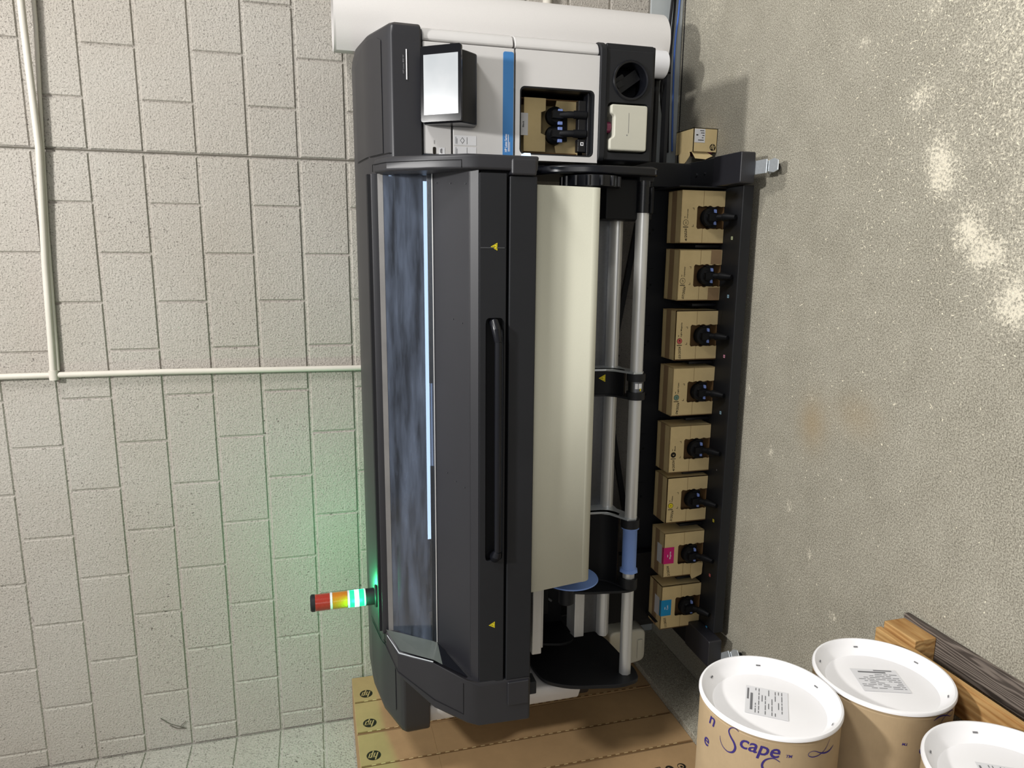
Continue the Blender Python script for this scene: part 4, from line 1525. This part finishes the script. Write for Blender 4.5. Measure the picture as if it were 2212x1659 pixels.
for i, (code, lb) in enumerate(specs):
    root = cartons[i]
    root.location = (TXC[i], -.622, 0.0856)
    root.rotation_euler = (0, 0, R([0.3, -0.8, 0.5, -0.5, 0.4, -0.3, 0.6, -0.4][i]))
    tag(root, lb, 'ink carton', 'ink cartons in the printer tray')
    m = MB()
    X, Z = (1, 0, 0), (0, 0, 1)
    if code in ROUND:
        c1_, nm, mf, mt_, date = ROUND[code]
        cx_, cz_ = -0.024, CH - 0.022
        m.flat(circ(cx_, cz_, .0125, 28), [tuple(range(28))], (0, 0, 0), X, Z, 0.0008, 0)
        m.flat(circ(cx_, cz_, .0108, 28), [tuple(range(28))], (0, 0, 0), X, Z, 0.0011, 1)
        m.text(c1_, (cx_, 0, cz_ - .004), X, Z, 0.0115, 0.0014, 2, width=0.011 if len(c1_) > 1 else 0.007, align=0.5)
        m.text(nm, (cx_ + .017, 0, cz_ - .009), X, Z, 0.0085, 0.0008, 0, width=0.0048 * len(nm))
        m.rect((cx_ + .018, 0, cz_ + .004), X, Z, 0, 0.008, 0, .0022, 0.0008, 0)
        m.rect((cx_ - .018, 0, cz_), X, Z, -.0015, .0015, -.012, .012, 0.0008, 0)
        for dx, dz, s1_ in ((-.016, -.036, 1), (.060, -.036, -1)):
            m.rect((cx_ + dx, 0, cz_ + dz), X, Z, 0, .009 * s1_, 0, .0015, 0.0008, 0)
            m.rect((cx_ + dx, 0, cz_ + dz), X, Z, 0, .0015 * s1_, 0, .008, 0.0008, 0)
        m.text(date, (-.1, 0, cz_ - .010), (0.995, 0, -0.10 if i % 2 else 0.08), (0.10 if i % 2 else -0.08, 0, 0.995), 0.015, 0.0008, 0, width=0.052, shear=0.25)
        m.build('carton_print', ['print_black', mf, mt_], root, local=True)
        if code == 'OP':
            s2 = MB()
            s2.rect((0, 0, 0), X, Z, .046, .1055, .002, .052, .0004)
            s2.rect((0, 0, 0), X, Z, -.1055, -.052, .002, .056, .0004)
            build_each(s2, 'stained_patch', 'card_tape', root, 'darker brown stained patch', local=True)
    else:
        mt_ = 'magenta' if code == 'M' else 'cyan'
        m.rect((0, 0, 0), X, Z, -.040, .038, CH - .052, CH - .0005, 0.0008, 0)
        m.rect((0, 0, CH), X, (0, 1, 0), -.040, .038, 0, .012, 0.0008, 0)
        m.rect((0, 0, CH), X, (0, 1, 0), -.045, .045, .016, .06, 0.0012, 2)
        m.text('Magenta' if code == 'M' else 'Cyan', (-.0, 0, CH - .036), X, Z, 0.011, 0.0012, 1, width=.036 if code == 'M' else .022, align=.5)
        m.rect((0, 0, CH - .022), X, Z, -.008, .004, 0, .003, 0.0012, 1)
        m.text('2/2026' if code == 'M' else '11/2025', (-.1, 0, CH - .036), (0.98, 0, 0.18), (-.18, 0, .98), 0.016, 0.0008, 3, width=0.05, shear=0.25)
        lab(m.build('colour_label', [mt_, 'print_white', 'label_white', 'print_black'], root, local=True), ('magenta' if code == 'M' else 'bright blue') + ' colour label')
        if code == 'M':
            s2 = MB().prism([(-.052, .062), (-.108, .062), (-.125, .055), (-.107, .006), (-.054, .002), (-.046, .03)], 'y', -0.006, -0.003)
            s2.build('torn_flap', 'card', root, local=True)

# carton inside the bay
root = thing('ink_carton', 'brown carton with two black connectors inside the dark bay of the white door', 'ink carton', (0.08, -.70, 0.81))
mb = MB()
mb.box(-0.022, 0.166, -.615, -.61, 0.79, 1.030, 0)
mb.box(-0.024, -0.020, -.725, -.61, 0.79, 1.030, 1)
mb.box(0.164, 0.168, -.725, -.61, 0.79, 1.030, 1)
mb.box(-0.024, 0.168, -.725, -.61, 1.026, 1.030, 1)
mb.box(-0.024, 0.168, -.725, -.61, 0.785, 0.790, 0)
mb.prism([(-0.02, 0.79), (0.165, 0.79), (0.165, 0.87), (0.14, 0.875), (0.13, 0.86), (0.012, 0.86), (0.005, 0.875), (-0.02, 0.87)], 'y', -.722, -.718, 0)
mb.build('carton_body', ['card', 'card_dark'], root)
mb = MB()
mb.prism([(-0.02, 0.918), (0.038, 0.918), (0.045, 0.935), (0.118, 0.935), (0.124, 0.918), (0.166, 0.918), (0.166, 1.0), (-0.02, 1.0)], 'y', -.742, -.738, 0)
lab(mb.build('carton_flap', 'card', root), 'folded flap with a cut-out')
mb = MB().rect((0, -.7425, 0), (1, 0, 0), (0, 0, 1), 0.035, 0.112, 0.985, 1.026, 0.001, 0)
mb.text('Black', (0.062, -.7425, 1.000), (1, 0, 0), (0, 0, 1), 0.009, 0.0016, 1, width=.022)
mb.build('white_label', ['label_white', 'print_black'], root)
mb = MB()
for x in (0.040, 0.105):
    mb.lathe([(0.0, 0.03), (0.022, 0.03), (0.028, 0.024), (0.033, 0.02), (0.033, 0.0), (0.0, 0.0)], (x, -.735, 0.885), (0, -1, 0), 32)
    mb.box(x - .012, x + .012, -.790, -.75, 0.865, 0.905)
    mb.tube([(x, -.775, .885), (x, -.795, .85), (x, -.80, .825), (x, -.802, .790)], [.011, .012, .012, .012], 16)
    mb.tube([(x, -.800, .830), (x, -.803, .785)], .0145, 16)
mb.box(0.02, 0.125, -.745, -.722, 0.835, 0.865)
mb.build('ink_connector', 'deep_black', root)
mb = MB()
for x in (0.122, 0.079, 0.060, 0.018):
    mb.box(x - .006, x + .006, -.772, -.76, .862, .879)
build_each(mb, 'release_tab', 'lavender', root, 'pale blue release tab', bev=.002)

# ------------------------------------------------------------------ small open carton on the floor
root = thing('parts_carton', 'small open brown carton with white label on the floor beside the right leg', 'carton', (0.115, -.30, 0))
mb = MB()
bx0, bx1, by0, by1, bz = 0.058, 0.158, -.385, -.225, 0.118
mb.box(bx0, bx1, by0, by0 + .003, 0.0, bz, 0)
mb.box(bx0, bx1, by1 - .003, by1, 0.0, bz, 0)
mb.box(bx1 - .003, bx1, by0, by1, 0.0, bz, 0)
mb.box(bx0, bx1, by0, by1, 0.0, .003, 1)
mb.box(bx0, bx1, by0, by1, bz - .003, bz, 0)
mb.build('carton_body', ['card', 'card_dark'], root)
mb = MB()
pts = [(0.0, 0.0), (0.0, 0.075), (-0.03, 0.10), (-0.06, 0.06), (-0.055, 0.01)]
mb.add([(bx0 + u * .55, by0 + 0.01 + u * .3, bz - v) for u, v in pts] + [(bx0 + u * .55, by0 + .013 + u * .3, bz - v) for u, v in pts],
       [(0, 1, 2, 3, 4), (9, 8, 7, 6, 5)] + [(i, 5 + i, 5 + (i + 1) % 5, (i + 1) % 5) for i in range(5)])
mb.prism(rpoly([(bx0, by0 + .02), (bx0 - .02, by0 + .015), (bx0 - .05, by0 + .06), (bx0 - .045, by0 + .11), (bx0, by0 + .12)], .02), 'z', bz + .004, bz + .007)
mb.build('open_flap', 'card', root)
mb = MB().box(bx0 - .006, bx0 + .05, by0 + .012, by1 - .01, .01, .05)
lab(mb.build('foil_bag', 'wine_foil', root, bev=.008), 'shiny dark red foil bag')
mb = MB()
Rg, Up = (0, 0, 1), (-1, 0, 0)
mb.rect((0.108, by0, 0.088), Rg, Up, -0.026, 0.026, -0.046, 0.012, 0.0008, 0)
for k, (a0, a1) in enumerate(((-.02, .0), (-.022, -.004), (-.022, -.012), (-.018, -.01), (-.02, .008))):
    mb.rect((0.108, by0, 0.088), Rg, Up, a0 + .0, a1, -.04 + k * .010, -.037 + k * .010, 0.0012, 1)
mb.rect((0.108, by0, 0.088), Rg, Up, 0.008, 0.018, -.022, -.017, 0.0012, 1)
hp_logo(mb, (0.078, by0, 0.022), Rg, Up, 0.0145, 0.0008, 1, 2)
mb.build('label_print', ['label_white', 'print_black', 'card'], root)

# ------------------------------------------------------------------ long cartons against the left wall
ys = [-0.006, -0.220, -0.447, -0.661, -0.865, -1.080]
lbs = ['tall narrow cardboard carton in the corner against the block wall',
       'tall narrow carton next to the corner one, its whole round logo showing',
       'tall narrow carton behind the left end of the printer, third from the corner',
       'tall narrow carton between the third one from the corner and the one with shipping icons',
       'tall narrow carton with handling icons near its foot, beside the drums']
for k in range(5):
    ya, yb = ys[k + 1] + .0022, ys[k] - .0022
    root = thing('long_carton', lbs[k], 'carton', (-2.60, 0.5 * (ya + yb), 0.222), 'long cartons by the left wall')
    xf = -2.50 + [0, .002, -.002, .001, -.001][k]
    zt = 1.652 + [0.0, .001, -.001, .0, .002][k]
    mb = MB().box(-2.722, xf, ya, yb, 0.2225, zt)
    mb.build('carton_body', 'card_long', root, bev=.0025)
    mb = MB()
    mb.box(xf - .001, xf + .0012, ya - .0008, ya + .007, 0.23, zt - .004, 1)
    for j in range(34):
        z = 0.30 + j * 0.039
        mb.box(xf + .0008, xf + .0018, ya + .002, ya + .0048, z, z + .018, 0)
    mb.build('corrugated_edge', ['card', 'card_dark'], root)
    mb = MB()
    hp_logo(mb, (xf, ya + .062, 1.592), (0, 0, 1), (0, -1, 0), 0.030, 0.0012, 1, 0)
    mats = ['card_long', 'print_black']
    if k in (2, 3, 4):
        mb.box(xf, xf + .0006, ya + .012, yb - .005, 1.325, 1.3265, 0)
    if k == 4:
        for zz, kind in ((.52, 0), (.46, 1), (.405, 2), (.35, 3)):
            yy = ya + .085
            if kind in (0, 1):
                for a0, a1, b0, b1 in ((-.02, .02, -.02, -.017), (-.02, .02, .017, .02), (-.02, -.017, -.02, .02), (.017, .02, -.02, .02), (-.003, .003, -.012, .012)):
                    mb.rect((xf, yy, zz), (0, 0, 1), (0, -1, 0), a0, a1, b0, b1, .0012, 1)
            else:
                mb.flat(circ(0, 0, .018, 24), [tuple(range(24))], (xf, yy, zz), (0, 0, 1), (0, -1, 0), .0012, 1)
                mb.flat(circ(.004, 0, .012 if kind == 3 else .007, 20), [tuple(range(20))], (xf, yy, zz), (0, 0, 1), (0, -1, 0), .0016, 0)
                if kind == 3:
                    mb.flat(circ(.002, .003, .007, 5), [tuple(range(5))], (xf, yy, zz), (0, 0, 1), (0, -1, 0), .002, 1)
    mb.build('carton_print', mats, root)

# ------------------------------------------------------------------ fibre drums lying on the pallet
def drum(loc, rad, lab_, textrot, flip):
    X0, yc, zc = loc
    root = thing('fibre_drum', lab_, 'drum', (X0 - .3, yc, zc - rad), 'cardboard drums with white lids')
    mb_ = MB()
    mb_.lathe([(rad - .004, -.62), (rad - .003, -.60), (rad - .003, -.02), (rad - .008, -.012)], (X0, yc, zc), (1, 0, 0), 96)
    mb_.lathe([(0, -.62), (rad - .004, -.62)], (X0, yc, zc), (1, 0, 0), 96)
    mb_.build('drum_body', 'kraft_drum', root)
    mb_ = MB()
    pf = [(rad - .0015, -.0095), (rad + .001, -.009), (rad + .001, -.004), (rad - .001, .0), (rad - .006, .001), (rad - .009, -.002), (rad - .012, -.010), (rad - .032, -.034), (rad - .036, -.036), (rad - .040, -.0345), (0.02, -.033), (0, -.033)]
    mb_.lathe(pf, (X0, yc, zc), (1, 0, 0), 96)
    lid = mb_.build('drum_lid', 'lid_white', root, smooth=40)
    mb_ = MB()
    for k in range(6):
        a_ = R(36 + 60 * k + textrot)
        cc = Vector((X0 - .018, yc + (rad - .0195) * math.cos(a_), zc + (rad - .0195) * math.sin(a_)))
        tg = Vector((0, -math.sin(a_), math.cos(a_)))
        inn = Vector((-.77, -math.cos(a_) * .64, -math.sin(a_) * .64))
        nn = tg.cross(inn).normalized()
        if nn.x < 0:
            nn = -nn
        mb_.add([tuple(cc + tg * u + inn * v + nn * .0015) for u, v in ((-.006, -.002), (.006, -.002), (.006, .002), (-.006, .002))], [(0, 1, 2, 3)])
    build_each(mb_, 'lid_slot', 'print_grey', lid)
    # paper under clear film
    mb_ = MB()
    an = R(flip)
    rg = Vector((0, math.cos(an), math.sin(an)))
    up_ = Vector((0, -math.sin(an), math.cos(an)))
    oo = Vector((X0 - .033, yc + .006, zc - .004))
    mb_.rect(oo, rg, up_, -.062, .062, -.048, .058, .0010, 0)
    rr_ = random.Random(int(abs(yc * 100)) + int(zc * 10))
    for k in range(10):
        y_ = .040 - k * .0082
        if k == 0:
            mb_.rect(oo, rg, up_, -.045, .03, y_, y_ + .006, .0015, 1)
            continue
        x_ = -.055
        while x_ < .05:
            wd = rr_.uniform(.006, .03)
            if rr_.random() < .72:
                mb_.rect(oo, rg, up_, x_, min(x_ + wd, .056), y_, y_ + .0022, .0015, 1)
            x_ += wd + .004
    mb_.rect(oo, rg, up_, .0, .05, .050, .0545, .0015, 1)
    mb_.build('lid_label', ['label_white', 'print_grey'], lid)
    return root


def drum_text(root, loc, rad, phi0, depth, st, h, rev=False, shear=0.25):
    X0, yc, zc = loc
    rs = rad - .0022
    def f(x, y):
        if not rev:
            ph = phi0 + x / rs
            ax = X0 - depth + y
        else:
            ph = phi0 - x / rs
            ax = X0 - depth - y
        return (ax, yc - rs * math.sin(ph), zc + rs * math.cos(ph))
    m_ = MB().text(st, (0, 0, 0), (1, 0, 0), (0, 1, 0), h, shear=shear, f=f)
    return m_


SWASH_S = ([(0.80, 1.0), (0.62, 1.08), (0.42, 0.98), (0.34, 0.78), (0.44, 0.58), (0.62, 0.38), (0.70, 0.15), (0.60, -0.10), (0.36, -0.22), (0.10, -0.14), (-0.06, 0.06), (-0.10, 0.28)],
           [.02, .03, .045, .06, .085, .10, .10, .085, .05, .035, .025, .012])
SWASH_L = ([(0.95, .62), (0.70, .20), (0.30, -.02), (-.10, -.04), (-.34, .08), (-.28, .24), (-.02, .26), (.30, .10), (.62, -.02), (1.0, -.04), (1.35, .12)],
           [.015, .03, .04, .05, .03, .025, .03, .05, .08, .08, .02])


def script(loc, rad, phi0, depth, sw, h, rev=False):
    X0, yc, zc = loc
    rs = rad - .0020
    P, Wd = sw
    # smooth the stroke
    pts, wd = [], []
    for i in range(len(P) - 1):
        a, b, c, d = P[max(i - 1, 0)], P[i], P[i + 1], P[min(i + 2, len(P) - 1)]
        for k in range(5):
            t_ = k / 5
            pts.append(tuple(0.5 * (2 * b[q] + (c[q] - a[q]) * t_ + (2 * a[q] - 5 * b[q] + 4 * c[q] - d[q]) * t_ ** 2 + (3 * b[q] - a[q] - 3 * c[q] + d[q]) * t_ ** 3) for q in (0, 1)))
            wd.append(Wd[i] + (Wd[i + 1] - Wd[i]) * t_)
    pts.append(P[-1])
    wd.append(Wd[-1])
    m_ = MB()
    vs_ = []
    for i in range(len(pts)):
        p, q = pts[max(i - 1, 0)], pts[min(i + 1, len(pts) - 1)]
        dx, dy = q[0] - p[0], q[1] - p[1]
        L_2 = math.hypot(dx, dy) or 1
        nx2, ny2 = -dy / L_2, dx / L_2
        for sg in (-1, 1):
            x, y = (pts[i][0] + sg * nx2 * wd[i] * .5) * h, (pts[i][1] + sg * ny2 * wd[i] * .5) * h
            ph = phi0 + (-x if rev else x) / rs
            vs_.append((X0 - depth + (-y if rev else y), yc - rs * math.sin(ph), zc + rs * math.cos(ph)))
    m_.add(vs_, [(2 * i, 2 * i + 2, 2 * i + 3, 2 * i + 1) for i in range(len(pts) - 1)])
    return m_


D1, D2, D3 = (-1.5, -1.918, .6565), (-1.5, -1.914, .298), (-1.497, -2.318, .306)
r1 = drum(D1, .1775, 'cardboard drum with white lid lying on top of another drum', 0, -35)
r2 = drum(D2, .1775, 'cardboard drum with white lid directly on the pallet under the raised one', 8, -110)
r3 = drum(D3, .1855, 'cardboard drum with white lid nearest the camera at the frame edge', 4, -30)
for rt_, D_, ra in ((r1, D1, .1775), (r3, D3, .1855)):
    mb = MB()
    for a0, dp, st_, h_ in ((0, .050, 'n', .050), (32, .056, 'cape', .052), (68, .052, 'TM', .011), (60, .158, 'cape', .056), (-6, .12, 'e', .05)):
        m_ = drum_text(rt_, D_, ra, R(a0), dp, st_, h_)
        mb.add(m_.v, m_.f)
    for a0, dp, sw, h_ in ((17, .074, SWASH_S, .056), (92, .052, SWASH_L, .050), (42, .150, SWASH_S, .085)):
        m_ = script(D_, ra, R(a0), dp, sw, h_)
        mb.add(m_.v, m_.f)
    mb.build('purple_writing', 'print_purple', rt_)
mb = MB()
for args in ((R(112), .092, 'cape', .052), (R(70), .086, 'TM', .010)):
    m_ = drum_text(r2, D2, .1775, args[0], args[1], args[2], args[3], True)
    mb.add(m_.v, m_.f)
for args in ((R(136), .088, SWASH_S, .070), (R(112), .020, SWASH_L, .050), (R(150), .165, SWASH_S, .08)):
    m_ = script(D2, .1775, args[0], args[1], args[2], args[3], True)
    mb.add(m_.v, m_.f)
mb.build('purple_writing', 'print_purple', r2)

# ------------------------------------------------------------------ pallet
pal = thing('wooden_pallet', 'weathered wooden pallet on the floor under the cardboard drums', 'pallet', (-2.0, -2.3, 0))
px1, px0 = -1.478, -2.38
py1, py0 = -1.690, -2.95
for k in range(5):
    xa = px1 - k * (0.895 - .13) / 4
    MB().box(xa - .13, xa - (0.034 if k == 0 else 0), py0, py1, 0.097, 0.118).build('deck_board', 'pine', pal, bev=.003)
for xa in (px1, -1.88, -2.29):
    MB().box(xa - .085, xa + (0.002 if xa == px1 else 0), py0, py1 - .004, 0.0, 0.019).build('bottom_board', 'grey_wood', pal, bev=.003)
for xa in (px1, -1.88, -2.29):
    for ya in (py1 - .07, -2.36, py0 + .07):
        MB().box(xa - .095, xa - .012, ya - .06, ya + .062, 0.0195, 0.0965).build('pallet_block', 'pine', pal, bev=.003)
